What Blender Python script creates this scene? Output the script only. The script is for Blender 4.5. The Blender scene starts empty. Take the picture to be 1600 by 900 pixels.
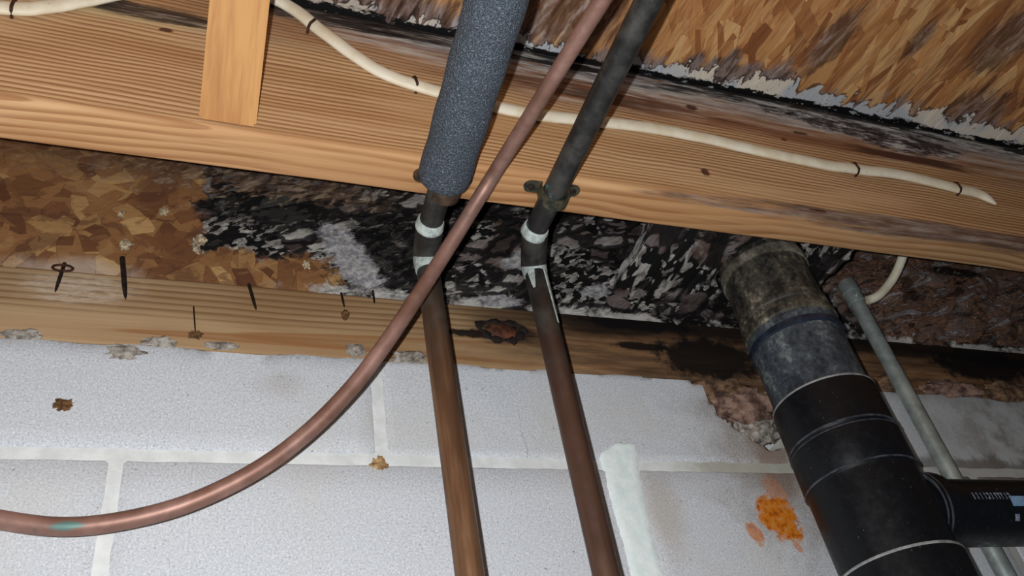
import bpy, bmesh, math, random
import numpy as np
from mathutils import Vector, Matrix, noise as mnoise

# ---------------------------------------------------------------- camera
Z0 = 1.45                      # height of the lens above the floor
D = 0.59                       # distance from the lens to the block wall
F = 1339.55                    # focal length in pixels of the 1600x900 frame
R = np.array([[0.93471387, 0.08936275, 0.34398296],
              [-0.3169364, 0.64753947, 0.69299636],
              [-0.16081448, -0.75677403, 0.63358643]])   # world axes seen in camera space
scene = bpy.context.scene
COL = scene.collection
cam_d = bpy.data.cameras.new('camera')
cam_d.sensor_width = 36.0
cam_d.lens = 36.0 * F / 1600.0
cam_d.clip_start = 0.01
cam = bpy.data.objects.new('camera', cam_d)
COL.objects.link(cam)
cx, cy, cz = R[:, 0], -R[:, 1], -R[:, 2]
cam.matrix_world = Matrix(((cx[0], cy[0], cz[0], 0), (cx[1], cy[1], cz[1], -D), (cx[2], cy[2], cz[2], Z0), (0, 0, 0, 1)))
scene.camera = cam

# ---------------------------------------------------------------- light
world = bpy.data.worlds.new('world')
scene.world = world
world.use_nodes = True
world.node_tree.nodes['Background'].inputs[0].default_value = (0.75, 0.85, 1.0, 1)
world.node_tree.nodes['Background'].inputs[1].default_value = 0.05
fl_d = bpy.data.lights.new('phone_flash', 'POINT')
fl_d.energy = 18.5
fl_d.color = (0.97, 0.985, 1.0)
fl_d.shadow_soft_size = 0.0035
flash = bpy.data.objects.new('phone_flash', fl_d)
COL.objects.link(flash)
fp = np.array([0, -D, Z0]) - cx * 0.021 + cy * 0.009
flash.location = fp
scene.view_settings.view_transform = 'Standard'
scene.view_settings.look = 'None'
scene.view_settings.gamma = 1.0
scene.view_settings.use_curve_mapping = False
scene.view_settings.exposure = 0.0
scene.cycles.max_bounces = 3
scene.cycles.diffuse_bounces = 2
scene.cycles.glossy_bounces = 2
scene.cycles.use_adaptive_sampling = True
scene.cycles.adaptive_threshold = 0.04

# ---------------------------------------------------------------- helpers
def ray(px):
    return R @ np.array([px[0] - 800.0, px[1] - 450.0, F])
def on_y(px, y):                       # z is relative to the lens until W() lifts it
    d = ray(px); t = (y + D) / d[1]
    return Vector((d[0] * t, y, d[2] * t))
def on_z(px, z):
    d = ray(px); t = z / d[2]
    return Vector((d[0] * t, d[1] * t - D, z))
def W(p):
    return Vector((p[0], p[1], p[2] + Z0))

def tag(o, label=None, cat=None, group=None, kind=None):
    if label: o['label'] = label
    if cat: o['category'] = cat
    if group: o['group'] = group
    if kind: o['kind'] = kind
    return o
def obj(name, me, mat, parent=None):
    if isinstance(me, bmesh.types.BMesh):
        m = bpy.data.meshes.new(name); me.normal_update(); me.to_mesh(m); me.free(); me = m
    if mat is not None and len(me.materials) == 0:
        me.materials.append(mat)
    o = bpy.data.objects.new(name, me)
    COL.objects.link(o)
    if parent is not None: o.parent = parent
    return o
def empty(name, loc=(0, 0, 0)):
    o = bpy.data.objects.new(name, None)
    o.location = loc
    COL.objects.link(o)
    return o
def smooth(o, ang=40):
    for p in o.data.polygons: p.use_smooth = True
    try:
        o.data.set_sharp_from_angle(angle=math.radians(ang))
    except Exception: pass
    return o

def box_bm(x0, x1, y0, y1, z0, z1, bevel=0.0, cuts=None):
    bm = bmesh.new()
    bmesh.ops.create_cube(bm, size=1.0)
    for v in bm.verts:
        v.co = Vector(((x0 + x1) / 2 + v.co.x * (x1 - x0), (y0 + y1) / 2 + v.co.y * (y1 - y0), (z0 + z1) / 2 + v.co.z * (z1 - z0)))
    if bevel:
        bmesh.ops.bevel(bm, geom=bm.edges[:], offset=bevel, segments=3, affect='EDGES', profile=0.5)
    return bm

def catmull(pts, n=8):
    P = [Vector(p) for p in pts]
    P = [P[0] * 2 - P[1]] + P + [P[-1] * 2 - P[-2]]
    out = []
    for i in range(1, len(P) - 2):
        a, b, c, d = P[i - 1], P[i], P[i + 1], P[i + 2]
        for k in range(n):
            t = k / n
            out.append(0.5 * ((2 * b) + (c - a) * t + (2 * a - 5 * b + 4 * c - d) * t * t + (3 * b - a - 3 * c + d) * t ** 3))
    out.append(P[-2])
    return out

def sweep(path, rad, seg=24, up=None, flat=1.0, caps=True, bm=None):
    """tube along a path; rad a number or list; flat squeezes it along `up`."""
    bm = bm or bmesh.new()
    n = len(path)
    rings = []
    N = None
    for i, p in enumerate(path):
        t = (path[min(i + 1, n - 1)] - path[max(i - 1, 0)]).normalized()
        if up is not None:
            N = (up - t * up.dot(t)).normalized()
        elif N is None:
            a = Vector((0, 0, 1)) if abs(t.z) < 0.9 else Vector((1, 0, 0))
            N = (a - t * a.dot(t)).normalized()
        else:
            N = (N - t * N.dot(t)).normalized()
        B = t.cross(N)
        r = rad[i] if isinstance(rad, (list, tuple)) else rad
        rings.append([bm.verts.new(p + N * (math.cos(q) * r * flat) + B * (math.sin(q) * r)) for q in [2 * math.pi * k / seg for k in range(seg)]])
    for a, b in zip(rings, rings[1:]):
        for k in range(seg):
            bm.faces.new((a[k], a[(k + 1) % seg], b[(k + 1) % seg], b[k]))
    if caps:
        bm.faces.new(rings[0][::-1]); bm.faces.new(rings[-1])
    bmesh.ops.recalc_face_normals(bm, faces=bm.faces[:])
    return bm

def lathe(prof, centre, seg=64, axis='Z'):
    """prof: list of (r, h). Revolves round a Z (or X) axis through centre."""
    bm = bmesh.new()
    rings = []
    for r, h in prof:
        ring = []
        for k in range(seg):
            q = 2 * math.pi * k / seg
            if axis == 'Z': v = Vector((r * math.cos(q), r * math.sin(q), h))
            else: v = Vector((h, r * math.cos(q), r * math.sin(q)))
            ring.append(bm.verts.new(Vector(centre) + v))
        rings.append(ring)
    for a, b in zip(rings, rings[1:]):
        for k in range(seg):
            bm.faces.new((a[k], a[(k + 1) % seg], b[(k + 1) % seg], b[k]))
    bm.faces.new(rings[0]); bm.faces.new(rings[-1])
    bmesh.ops.recalc_face_normals(bm, faces=bm.faces[:])
    return bm

def lump_bm(loc, size, seed, rough=0.45, sub=3, freq=1.6):
    bm = bmesh.new()
    bmesh.ops.create_icosphere(bm, subdivisions=sub, radius=1.0)
    off = Vector((seed * 7.3, seed * 3.1, seed * 1.7))
    for v in bm.verts:
        n = mnoise.fractal(v.co * freq + off, 0.8, 2.0, 4)
        v.co = v.co * (1 + rough * n)
        v.co = Vector((v.co.x * size[0], v.co.y * size[1], v.co.z * size[2])) + Vector(loc)
    return bm

# ---------------------------------------------------------------- material kit
def lin(c):
    return tuple(((x / 255) / 12.92 if x / 255 <= 0.04045 else ((x / 255 + 0.055) / 1.055) ** 2.4) for x in c) + (1.0,)

class Mat:
    def __init__(s, name, rough=0.7, metal=0.0, spec=0.35):
        s.m = bpy.data.materials.new(name); s.m.use_nodes = True
        s.t = s.m.node_tree; s.b = s.t.nodes['Principled BSDF']
        s.set('Roughness', rough); s.set('Metallic', metal); s.set('Specular IOR Level', spec)
        g = s.t.nodes.new('ShaderNodeNewGeometry')
        v = s.t.nodes.new('ShaderNodeVectorMath'); v.operation = 'SUBTRACT'
        s.t.links.new(g.outputs['Position'], v.inputs[0]); v.inputs[1].default_value = (0, 0, Z0)
        s.P = v.outputs[0]
        sp = s.t.nodes.new('ShaderNodeSeparateXYZ'); s.t.links.new(s.P, sp.inputs[0])
        s.x, s.y, s.z = sp.outputs
    def put(s, sock, v):
        if hasattr(v, 'is_linked'): s.t.links.new(v, sock)
        elif isinstance(v, (tuple, list)) and len(v) == 3 and sock.type == 'RGBA': sock.default_value = lin(v)
        else: sock.default_value = v
    def set(s, name, v): s.put(s.b.inputs[name], v)
    def math(s, op, a, b=0.0, c=None, clamp=False):
        n = s.t.nodes.new('ShaderNodeMath'); n.operation = op; n.use_clamp = clamp
        s.put(n.inputs[0], a); s.put(n.inputs[1], b)
        if c is not None: s.put(n.inputs[2], c)
        return n.outputs[0]
    def add(s, a, b): return s.math('ADD', a, b)
    def sub(s, a, b): return s.math('SUBTRACT', a, b)
    def mul(s, a, b): return s.math('MULTIPLY', a, b)
    def mx(s, a, b): return s.math('MAXIMUM', a, b)
    def mn(s, a, b): return s.math('MINIMUM', a, b)
    def step(s, v, lo, hi, o0=0.0, o1=1.0):
        n = s.t.nodes.new('ShaderNodeMapRange'); n.interpolation_type = 'SMOOTHSTEP'
        s.put(n.inputs[0], v)
        if hi < lo: lo, hi, o0, o1 = hi, lo, o1, o0
        n.inputs[1].default_value = lo; n.inputs[2].default_value = hi; n.inputs[3].default_value = o0; n.inputs[4].default_value = o1
        return n.outputs[0]
    def mapv(s, v, scale=(1, 1, 1), rot=(0, 0, 0), loc=(0, 0, 0)):
        n = s.t.nodes.new('ShaderNodeMapping')
        s.put(n.inputs[0], v); n.inputs[1].default_value = loc; n.inputs[2].default_value = rot; n.inputs[3].default_value = scale
        return n.outputs[0]
    def rs(s, v, rot, scale, loc=(0, 0, 0)):           # turn first, then stretch
        return s.mapv(s.mapv(v, rot=rot), scale, loc=loc)
    def noise(s, v, scale, detail=4.0, rough=0.55, dist=0.0):
        n = s.t.nodes.new('ShaderNodeTexNoise')
        s.put(n.inputs['Vector'], v); n.inputs['Scale'].default_value = scale; n.inputs['Detail'].default_value = min(detail, 4.0)
        n.inputs['Roughness'].default_value = rough; n.inputs['Distortion'].default_value = dist
        return n.outputs[0]
    def warp(s, v, amp, scale, detail=2.0):           # push a vector about by a noise colour
        n = s.t.nodes.new('ShaderNodeTexNoise'); s.put(n.inputs['Vector'], v); n.inputs['Scale'].default_value = scale; n.inputs['Detail'].default_value = detail
        a = s.t.nodes.new('ShaderNodeVectorMath'); a.operation = 'SUBTRACT'; s.t.links.new(n.outputs[1], a.inputs[0]); a.inputs[1].default_value = (0.5, 0.5, 0.5)
        b = s.t.nodes.new('ShaderNodeVectorMath'); b.operation = 'MULTIPLY_ADD'; s.t.links.new(a.outputs[0], b.inputs[0]); b.inputs[1].default_value = (amp, amp, amp); s.put(b.inputs[2], v)
        return b.outputs[0]
    def cells(s, v, scale):
        n = s.t.nodes.new('ShaderNodeTexVoronoi'); s.put(n.inputs['Vector'], v); n.inputs['Scale'].default_value = scale
        e = s.t.nodes.new('ShaderNodeTexVoronoi'); e.feature = 'DISTANCE_TO_EDGE'; s.put(e.inputs['Vector'], v); e.inputs['Scale'].default_value = scale
        sp = s.t.nodes.new('ShaderNodeSeparateXYZ'); s.t.links.new(n.outputs['Color'], sp.inputs[0])
        return sp.outputs[0], sp.outputs[1], e.outputs[0]
    def vor(s, v, scale, feature='F1', out=0, rand=1.0):
        n = s.t.nodes.new('ShaderNodeTexVoronoi'); n.feature = feature
        s.put(n.inputs['Vector'], v); n.inputs['Scale'].default_value = scale; n.inputs['Randomness'].default_value = rand
        return n.outputs[out]
    def ramp(s, f, stops, interp='LINEAR'):
        n = s.t.nodes.new('ShaderNodeValToRGB'); n.color_ramp.interpolation = interp
        e = n.color_ramp.elements
        while len(e) < len(stops): e.new(0.5)
        for k, (p, c) in enumerate(stops):
            e[k].position = p; e[k].color = lin(c)
        s.put(n.inputs[0], f)
        return n.outputs[0]
    def mix(s, f, a, b, mode='MIX'):
        n = s.t.nodes.new('ShaderNodeMix'); n.data_type = 'RGBA'; n.blend_type = mode
        s.put(n.inputs[0], f); s.put(n.inputs[6], a); s.put(n.inputs[7], b)
        return n.outputs[2]
    def blob(s, u, v, c, r, nz=None, amp=0.9, soft=0.35, ang=0.0):
        """soft-edged stain in the (u, v) plane, edge ragged by a noise socket."""
        du, dv = s.sub(u, c[0]), s.sub(v, c[1])
        if ang:
            ca, sa = math.cos(ang), math.sin(ang)
            du, dv = s.add(s.mul(du, ca), s.mul(dv, sa)), s.sub(s.mul(dv, ca), s.mul(du, sa))
        du = s.mul(du, 1 / r[0]); dv = s.mul(dv, 1 / r[1])
        d = s.math('SQRT', s.add(s.mul(du, du), s.mul(dv, dv)))
        if nz is not None: d = s.add(d, s.mul(s.sub(nz, 0.5), amp))
        return s.step(d, 1.0, 1.0 - soft)
    def rnd(s):
        n = s.t.nodes.new('ShaderNodeObjectInfo'); return n.outputs['Random']
    def texobj(s):
        n = s.t.nodes.new('ShaderNodeTexCoord'); return n.outputs['Object']
    def bump(s, h, strength=0.5, dist=0.001):
        n = s.t.nodes.new('ShaderNodeBump'); n.inputs['Strength'].default_value = strength; n.inputs['Distance'].default_value = dist
        s.put(n.inputs['Height'], h); s.t.links.new(n.outputs[0], s.b.inputs['Normal'])
    def col(s, c): s.set('Base Color', c)

# main planes of the place (z measured from the lens)
SILL_T, SILL_B = 0.514, 0.441
J_F, J_B, J_BOT, J_TOP = -0.168, -0.130, 0.514, 0.700
RIM_Y = 0.004
X0, X1 = -0.75, 1.95
BED, JT = 0.3435, 0.010            # bed joint height, joint thickness

# ---------------------------------------------------------------- materials
def m_joist():
    m = Mat('pine_joist', 0.62, spec=0.25)
    t = m.mul(m.sub(m.z, J_BOT), 1 / (J_TOP - J_BOT))
    face = m.step(m.y, J_F + 0.004, J_F + 0.001)                    # room side of the board
    wob = m.noise(m.mapv(m.P, (2.2, 3, 9)), 1.0, 3)
    wob2 = m.noise(m.mapv(m.P, (14, 3, 30)), 1.0, 2)
    # growth rings cross the face at a slight slant
    h = m.add(m.z, m.add(m.mul(m.sub(wob, 0.5), 0.030), m.mul(m.sub(wob2, 0.5), 0.0035)))
    h = m.add(h, m.mul(m.x, 0.030))
    fr = m.math('FRACT', m.mul(h, 205.0))
    ring = m.mul(m.step(fr, 0.25, 0.82), m.step(fr, 1.0, 0.93))
    fine = m.noise(m.mapv(m.P, (9, 350, 350)), 1.0, 3, 0.6)
    broad = m.noise(m.mapv(m.P, (2.2, 26, 26)), 1.0, 3, 0.5, 0.6)
    base = m.mix(m.step(broad, 0.3, 0.7), (218, 180, 136), (194, 150, 104))
    amt = m.mul(m.step(m.noise(m.mapv(m.P, (4, 22, 22), loc=(3, 0, 0)), 1.0, 2), 0.22, 0.5), 0.78)
    c = m.mix(m.mul(ring, amt), base, (128, 80, 44))
    c = m.mix(m.mul(m.step(fine, 0.42, 0.75), 0.30), c, (138, 92, 54))
    # underside and foot of the face: broad flat-sawn figure
    g = m.add(m.add(m.mul(m.y, 1.0), m.mul(m.z, 0.8)), m.mul(m.sub(m.noise(m.mapv(m.P, (2.6, 9, 9), loc=(7, 0, 0)), 1.0, 2), 0.5), 0.055))
    cf = m.math('FRACT', m.mul(m.add(g, m.mul(m.x, 0.018)), 125.0))
    cath = m.mul(m.mul(m.step(cf, 0.2, 0.85), m.step(cf, 1.0, 0.92)), m.step(m.noise(m.mapv(m.P, (5, 60, 60), loc=(1, 7, 0)), 1.0, 3), 0.34, 0.6, 0.15, 1.0))
    low = m.step(m.add(t, m.mul(m.sub(wob, 0.5), 0.12)), 0.06, 0.02)
    cath2 = m.mix(m.mul(cath, 0.72), m.mix(m.step(broad, 0.35, 0.65), (216, 174, 128), (198, 150, 104)), (150, 98, 56))
    c = m.mix(low, c, m.mix(m.mul(m.step(fine, 0.45, 0.75), 0.25), cath2, (140, 92, 56)))
    strk = m.noise(m.mapv(m.P, (4, 70, 70)), 1.0, 5, 0.65)
    strk2 = m.noise(m.mapv(m.P, (9, 120, 120), loc=(2, 1, 5)), 1.0, 5, 0.7)
    strk3 = m.noise(m.mapv(m.P, (14, 170, 170), loc=(8, 1, 5)), 1.0, 5, 0.75)
    big = m.noise(m.mapv(m.P, (5, 14, 14), loc=(1, 2, 0)), 1.0, 4, 0.6)
    # pale sapwood at upper left
    a = on_y((300, 40), J_F)
    k = m.blob(m.x, m.z, (a.x - 0.05, a.z - 0.002), (0.17, 0.010), strk, 1.2, 0.6)
    c = m.mix(m.mul(k, 0.6), c, (214, 196, 150))
    # damp, weathered top third
    ds = m.step(m.add(m.add(t, m.mul(m.sub(big, 0.5), 0.45)), m.mul(m.sub(strk, 0.5), 0.35)), 0.52, 0.78)
    xl = m.step(m.x, -0.02, 0.14)
    damp = m.mul(ds, m.add(m.mul(xl, 0.80), 0.10))
    c = m.mix(damp, c, m.ramp(strk2, [(0.32, (104, 74, 58)), (0.44, (158, 120, 96)), (0.54, (184, 152, 130)), (0.66, (212, 198, 186))]))
    red = m.mul(m.blob(m.x, m.z, (0.34, 0.645), (0.15, 0.018), strk2, 1.8, 0.6), 0.8)
    c = m.mix(red, c, m.mix(m.step(strk3, 0.4, 0.6), (62, 34, 26), (124, 78, 56)))
    red2 = m.mul(m.blob(m.x, m.z, (0.62, 0.634), (0.24, 0.012), strk2, 1.6, 0.6), 0.65)
    c = m.mix(red2, c, (128, 76, 48))
    # grey bloom and black mould under the subfloor
    tt = m.add(t, m.add(m.mul(m.sub(strk2, 0.5), 0.34), m.mul(m.sub(big, 0.5), 0.22)))
    bloom = m.mul(m.mul(m.step(tt, 0.74, 0.86), m.step(m.noise(m.mapv(m.P, (12, 60, 60), loc=(4, 4, 4)), 1.0, 5, 0.7), 0.37, 0.48)), m.step(m.x, 0.02, 0.16))
    c = m.mix(m.mul(bloom, 0.85), c, m.mix(m.step(strk3, 0.4, 0.6), (158, 156, 160), (218, 216, 210)))
    blk = m.mul(m.step(tt, 0.84, 0.92), m.step(m.noise(m.mapv(m.P, (10, 90, 90), loc=(9, 4, 4)), 1.0, 5, 0.75), 0.44, 0.54))
    blk = m.mx(blk, m.step(m.add(t, m.mul(m.sub(strk2, 0.5), 0.14)), 0.952, 0.972))
    c = m.mix(m.mul(blk, 0.96), c, m.mix(m.step(strk3, 0.56, 0.66), (15, 13, 13), (120, 116, 114)))
    # long dark streaks on the left, either side of the strut
    for px, r in (((235, 20), (0.085, 0.012)), ((500, 28), (0.085, 0.015)), ((640, 52), (0.06, 0.012))):
        a = on_y(px, J_F); st = m.blob(m.x, m.z, (a.x, a.z), r, strk3, 2.0, 0.5, -0.03)
        c = m.mix(m.mul(st, 0.92), c, m.ramp(strk3, [(0.35, (26, 22, 22)), (0.5, (64, 54, 50)), (0.62, (150, 138, 126))]))
    # mould patch at the right
    for px, r, ang in (((1340, 203), (0.13, 0.018), -0.05), ((1420, 224), (0.10, 0.024), 0.0), ((1280, 188), (0.06, 0.010), -0.1)):
        a = on_y(px, J_F)
        k = m.blob(m.x, m.z, (a.x, a.z), r, m.noise(m.mapv(m.P, (30, 60, 60)), 1.0, 5, 0.7, 0.8), 1.5, 0.35, ang)
        c = m.mix(m.mul(k, 0.95), c, m.ramp(m.noise(m.mapv(m.P, (30, 120, 120)), 1.0, 5, 0.78), [(0.34, (15, 13, 13)), (0.43, (62, 50, 50)), (0.50, (100, 92, 94)), (0.55, (160, 160, 162)), (0.62, (214, 212, 206))]))
    a = on_y((1400, 244), J_F); k = m.blob(m.x, m.z, (a.x + 0.02, a.z), (0.11, 0.010), strk2, 1.5, 0.5)
    c = m.mix(m.mul(k, 0.85), c, (70, 42, 34))
    # grey bruise along the arris at the right
    a = on_y((1330, 352), J_F)
    k = m.blob(m.x, m.sub(m.z, m.sub(m.y, J_F)), (a.x + 0.14, J_BOT + 0.002), (0.38, 0.017), strk2, 1.7, 0.5)
    c = m.mix(m.mul(k, 0.85), c, m.ramp(strk3, [(0.34, (50, 38, 38)), (0.5, (104, 84, 76)), (0.64, (150, 138, 130))]))
    # small knots and pitch flecks
    for px, r in (((259, 47), (0.0065, 0.0032)), ((1102, 269), (0.006, 0.006)), ((1080, 168), (0.009, 0.005)), ((1280, 329), (0.014, 0.0018)), ((1250, 208), (0.012, 0.0024)), ((1225, 218), (0.005, 0.002))):
        a = on_y(px, J_F)
        k = m.blob(m.x, m.z, (a.x, a.z), r, m.noise(m.P, 260, 2), 0.8, 0.4)
        c = m.mix(m.mul(k, 0.9), c, (66, 32, 22))
    m.col(c)
    m.bump(m.add(m.mul(ring, 0.25), m.add(fine, m.mul(strk3, 0.8))), 0.35, 0.0009)
    return m.m

def m_sill():
    m = Mat('pine_sill', 0.75, spec=0.2)
    t = m.mul(m.sub(m.z, SILL_B), 1 / (SILL_T - SILL_B))
    wob = m.noise(m.mapv(m.P, (2.5, 4, 9)), 1.0, 3)
    h = m.add(m.z, m.mul(m.sub(wob, 0.5), 0.012))
    ring = m.step(m.math('FRACT', m.mul(h, 150.0)), 0.3, 0.95)
    fine = m.noise(m.mapv(m.P, (8, 300, 300)), 1.0, 3, 0.6)
    up = m.step(t, 0.34, 0.5)
    c = m.mix(m.step(m.noise(m.mapv(m.P, (3, 20, 20)), 1.0, 3), 0.35, 0.65), (178, 148, 112), (156, 124, 88))
    c = m.mix(m.mul(m.mul(ring, up), 0.66), c, (110, 76, 44))
    # the pointed heartwood figure in the lower half
    for px0, L, hh in (((340, 520), 0.26, 0.013), ((150, 512), 0.2, 0.006)):
        a = on_y(px0, 0.0)
        u = m.sub(m.x, a.x)
        d = m.sub(m.math('ABSOLUTE', m.sub(m.z, a.z)), m.mul(m.math('SQRT', m.math('MAXIMUM', m.mul(u, 1 / L), 0.0)), hh))
        band = m.mul(m.step(d, 0.0002, -0.0008), m.step(d, -0.0085, -0.001))
        band = m.mul(band, m.mul(m.step(u, 0.0, 0.03), m.step(u, L * 1.4, L * 0.7)))
        c = m.mix(m.mul(band, 0.7), c, (142, 94, 54))
    c = m.mix(m.mul(m.step(fine, 0.45, 0.75), 0.25), c, (120, 82, 48))
    # darker wood to the right
    big = m.noise(m.mapv(m.P, (7, 22, 22)), 1.0, 4, 0.6)
    strk = m.noise(m.mapv(m.P, (9, 80, 80)), 1.0, 5, 0.7)
    dk = m.step(m.add(m.x, m.mul(m.sub(big, 0.5), 0.45)), 0.16, 0.42)
    c = m.mix(m.mul(dk, 0.85), c, m.ramp(strk, [(0.34, (30, 20, 16)), (0.46, (78, 52, 36)), (0.58, (118, 84, 56)), (0.7, (150, 112, 76))]))
    # mould creeping down from the rim
    tt = m.add(m.add(t, m.mul(m.sub(strk, 0.5), 0.5)), m.mul(m.sub(big, 0.5), 0.7))
    mo = m.mul(m.step(tt, 0.58, 0.80), m.step(m.x, 0.14, 0.40))
    c = m.mix(m.mul(mo, 0.93), c, (20, 16, 15))
    for px, r in (((1000, 540), (0.04, 0.006)), ((1110, 560), (0.075, 0.034)), ((1000, 505), (0.09, 0.012)), ((1540, 570), (0.10, 0.030)), ((740, 520), (0.03, 0.006))):
        a = on_y(px, 0.0)
        k = m.blob(m.x, m.z, (a.x, a.z), r, m.noise(m.P, 60, 5, 0.7), 1.2, 0.4)
        c = m.mix(m.mul(k, 0.95), c, (15, 12, 12))
    a = on_y((785, 517), 0.0)
    k = m.blob(m.x, m.z, (a.x + 0.003, a.z), (0.047, 0.0165), strk, 1.5, 0.5)
    c = m.mix(m.mul(k, 0.9), c, (34, 22, 16))
    # chalky mortar smear on the left
    a = on_y((120, 455), 0.0)
    k = m.blob(m.x, m.z, (a.x, a.z + 0.004), (0.055, 0.021), m.noise(m.mapv(m.P, (40, 40, 130)), 1.0, 4), 1.1, 0.6)
    c = m.mix(m.mul(k, m.step(m.noise(m.mapv(m.P, (60, 60, 260)), 1.0, 4, 0.7), 0.38, 0.62, 0.12, 0.6)), c, (214, 198, 180))
    m.col(c)
    m.bump(m.add(m.mul(ring, 0.4), fine), 0.35, 0.0009)
    return m.m

OSB = [(0.0, (134, 82, 48)), (0.2, (182, 124, 74)), (0.42, (202, 148, 94)), (0.6, (158, 100, 58)), (0.8, (222, 176, 120)), (1.0, (190, 134, 82))]

def m_subfloor(strand):
    m = Mat('subfloor_strand' if strand else 'subfloor_board', 0.7, spec=0.25)
    if strand:
        r = m.rnd(); tv = m.texobj()
        c = m.ramp(r, OSB)
        g = m.noise(m.mapv(tv, (1.6, 7, 1), loc=(0, 0, 0)), 1.0, 4, 0.65, 0.4)
        g = m.noise(m.rs(m.P, (0, 0, -0.15), (95, 11, 1)), 1.0, 4, 0.62, 0.5)
        g2 = m.noise(m.rs(m.P, (0, 0, -0.15), (420, 30, 1)), 1.0, 3, 0.65)
    else:
        n = m.t.nodes.new('ShaderNodeTexVoronoi'); m.put(n.inputs['Vector'], m.rs(m.P, (0, 0, -0.15), (1, 0.3, 1))); n.inputs['Scale'].default_value = 60
        sp = m.t.nodes.new('ShaderNodeSeparateXYZ'); m.t.links.new(n.outputs['Color'], sp.inputs[0])
        c = m.ramp(sp.outputs[0], OSB)
        g = m.noise(m.rs(m.P, (0, 0, -0.15), (95, 11, 1)), 1.0, 4, 0.62, 0.5)
        g2 = m.noise(m.rs(m.P, (0, 0, -0.15), (420, 30, 1)), 1.0, 3, 0.65)
    c = m.mix(m.mul(m.step(g, 0.50, 0.64), 0.5), c, (128, 78, 44))
    c = m.mix(m.mul(m.step(g, 0.46, 0.34), 0.45), c, (220, 176, 122))
    c = m.mix(m.mul(m.step(g2, 0.50, 0.7), 0.35), c, (104, 62, 36))
    d = m.sub(J_F, m.y)                                            # distance from the joist
    fl = m.noise(m.rs(m.P, (0, 0, -0.2), (26, 6, 1)), 1.0, 5, 0.62, 0.7)
    fl2 = m.noise(m.rs(m.P, (0, 0, -0.2), (110, 20, 1), (5, 2, 0)), 1.0, 5, 0.7, 0.4)
    patchy = m.noise(m.P, 13, 3, 0.55, 0.3)
    xg = m.step(m.x, -0.05, 0.25)
    grey = m.ramp(fl2, [(0.30, (30, 24, 24)), (0.42, (92, 76, 70)), (0.50, (140, 128, 126)), (0.58, (120, 98, 88)), (0.68, (176, 170, 170))])
    # lilac-grey stain, strongest where the water ran
    e = m.add(d, m.add(m.mul(m.sub(fl, 0.5), -0.13), m.mul(m.sub(patchy, 0.5), -0.10)))
    stain = m.mul(m.step(e, 0.034, 0.014), 0.92)
    c = m.mix(stain, c, grey)
    for px, r, ang in (((1300, 62), (0.022, 0.055), 0.15), ((1520, 180), (0.06, 0.05), 0.0), ((1575, 60), (0.04, 0.06), 0.2), ((890, 20), (0.07, 0.05), 0.0), ((600, 10), (0.14, 0.03), 0.0), ((1440, 60), (0.012, 0.03), 0.0)):
        a = on_z(px, J_TOP)
        k = m.blob(m.x, m.y, (a.x, a.y), r, fl2, 1.9, 0.5, ang)
        c = m.mix(m.mul(k, 0.8), c, m.ramp(fl2, [(0.3, (34, 24, 24)), (0.47, (92, 66, 54)), (0.56, (134, 112, 102)), (0.66, (172, 164, 164))]))
    # crisp white bloom, dark outline, and the black joint line
    wn = m.add(m.mul(m.noise(m.rs(m.P, (0, 0, -0.2), (30, 14, 1), (3, 8, 0)), 1.0, 5, 0.7, 0.6), 0.7), m.mul(patchy, 0.3))
    wd = m.add(d, m.mul(m.sub(wn, 0.5), -0.15))
    big = m.step(m.x, 0.45, 0.75)
    wd = m.sub(wd, m.add(0.003, m.mul(big, 0.012)))
    out = m.mul(m.step(wd, 0.0135, 0.0120), m.step(wd, 0.0085, 0.0105))
    c = m.mix(m.mul(out, 0.75), c, (40, 34, 34))
    w = m.step(wd, 0.0105, 0.0085)
    hole = m.step(m.noise(m.P, 120, 4, 0.7), 0.60, 0.66)
    c = m.mix(m.mul(m.mul(w, m.add(0.15, m.mul(xg, 0.8))), m.sub(1.0, m.mul(hole, 0.6))), c, m.mix(m.step(patchy, 0.42, 0.58), (190, 194, 198), (226, 214, 196)))
    b = m.step(m.add(d, m.mul(m.sub(m.noise(m.mapv(m.P, (22, 70, 1)), 1.0, 5, 0.75), 0.5), 0.022)), 0.0065, 0.0045)
    c = m.mix(m.mul(b, m.sub(1.0, m.mul(m.step(m.noise(m.mapv(m.P, (60, 140, 1)), 1.0, 4, 0.7), 0.58, 0.64), 0.7))), c, (13, 11, 11))
    m.col(c)
    m.bump(m.add(g, m.mul(fl2, 0.6)), 0.55, 0.0012)
    return m.m

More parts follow.
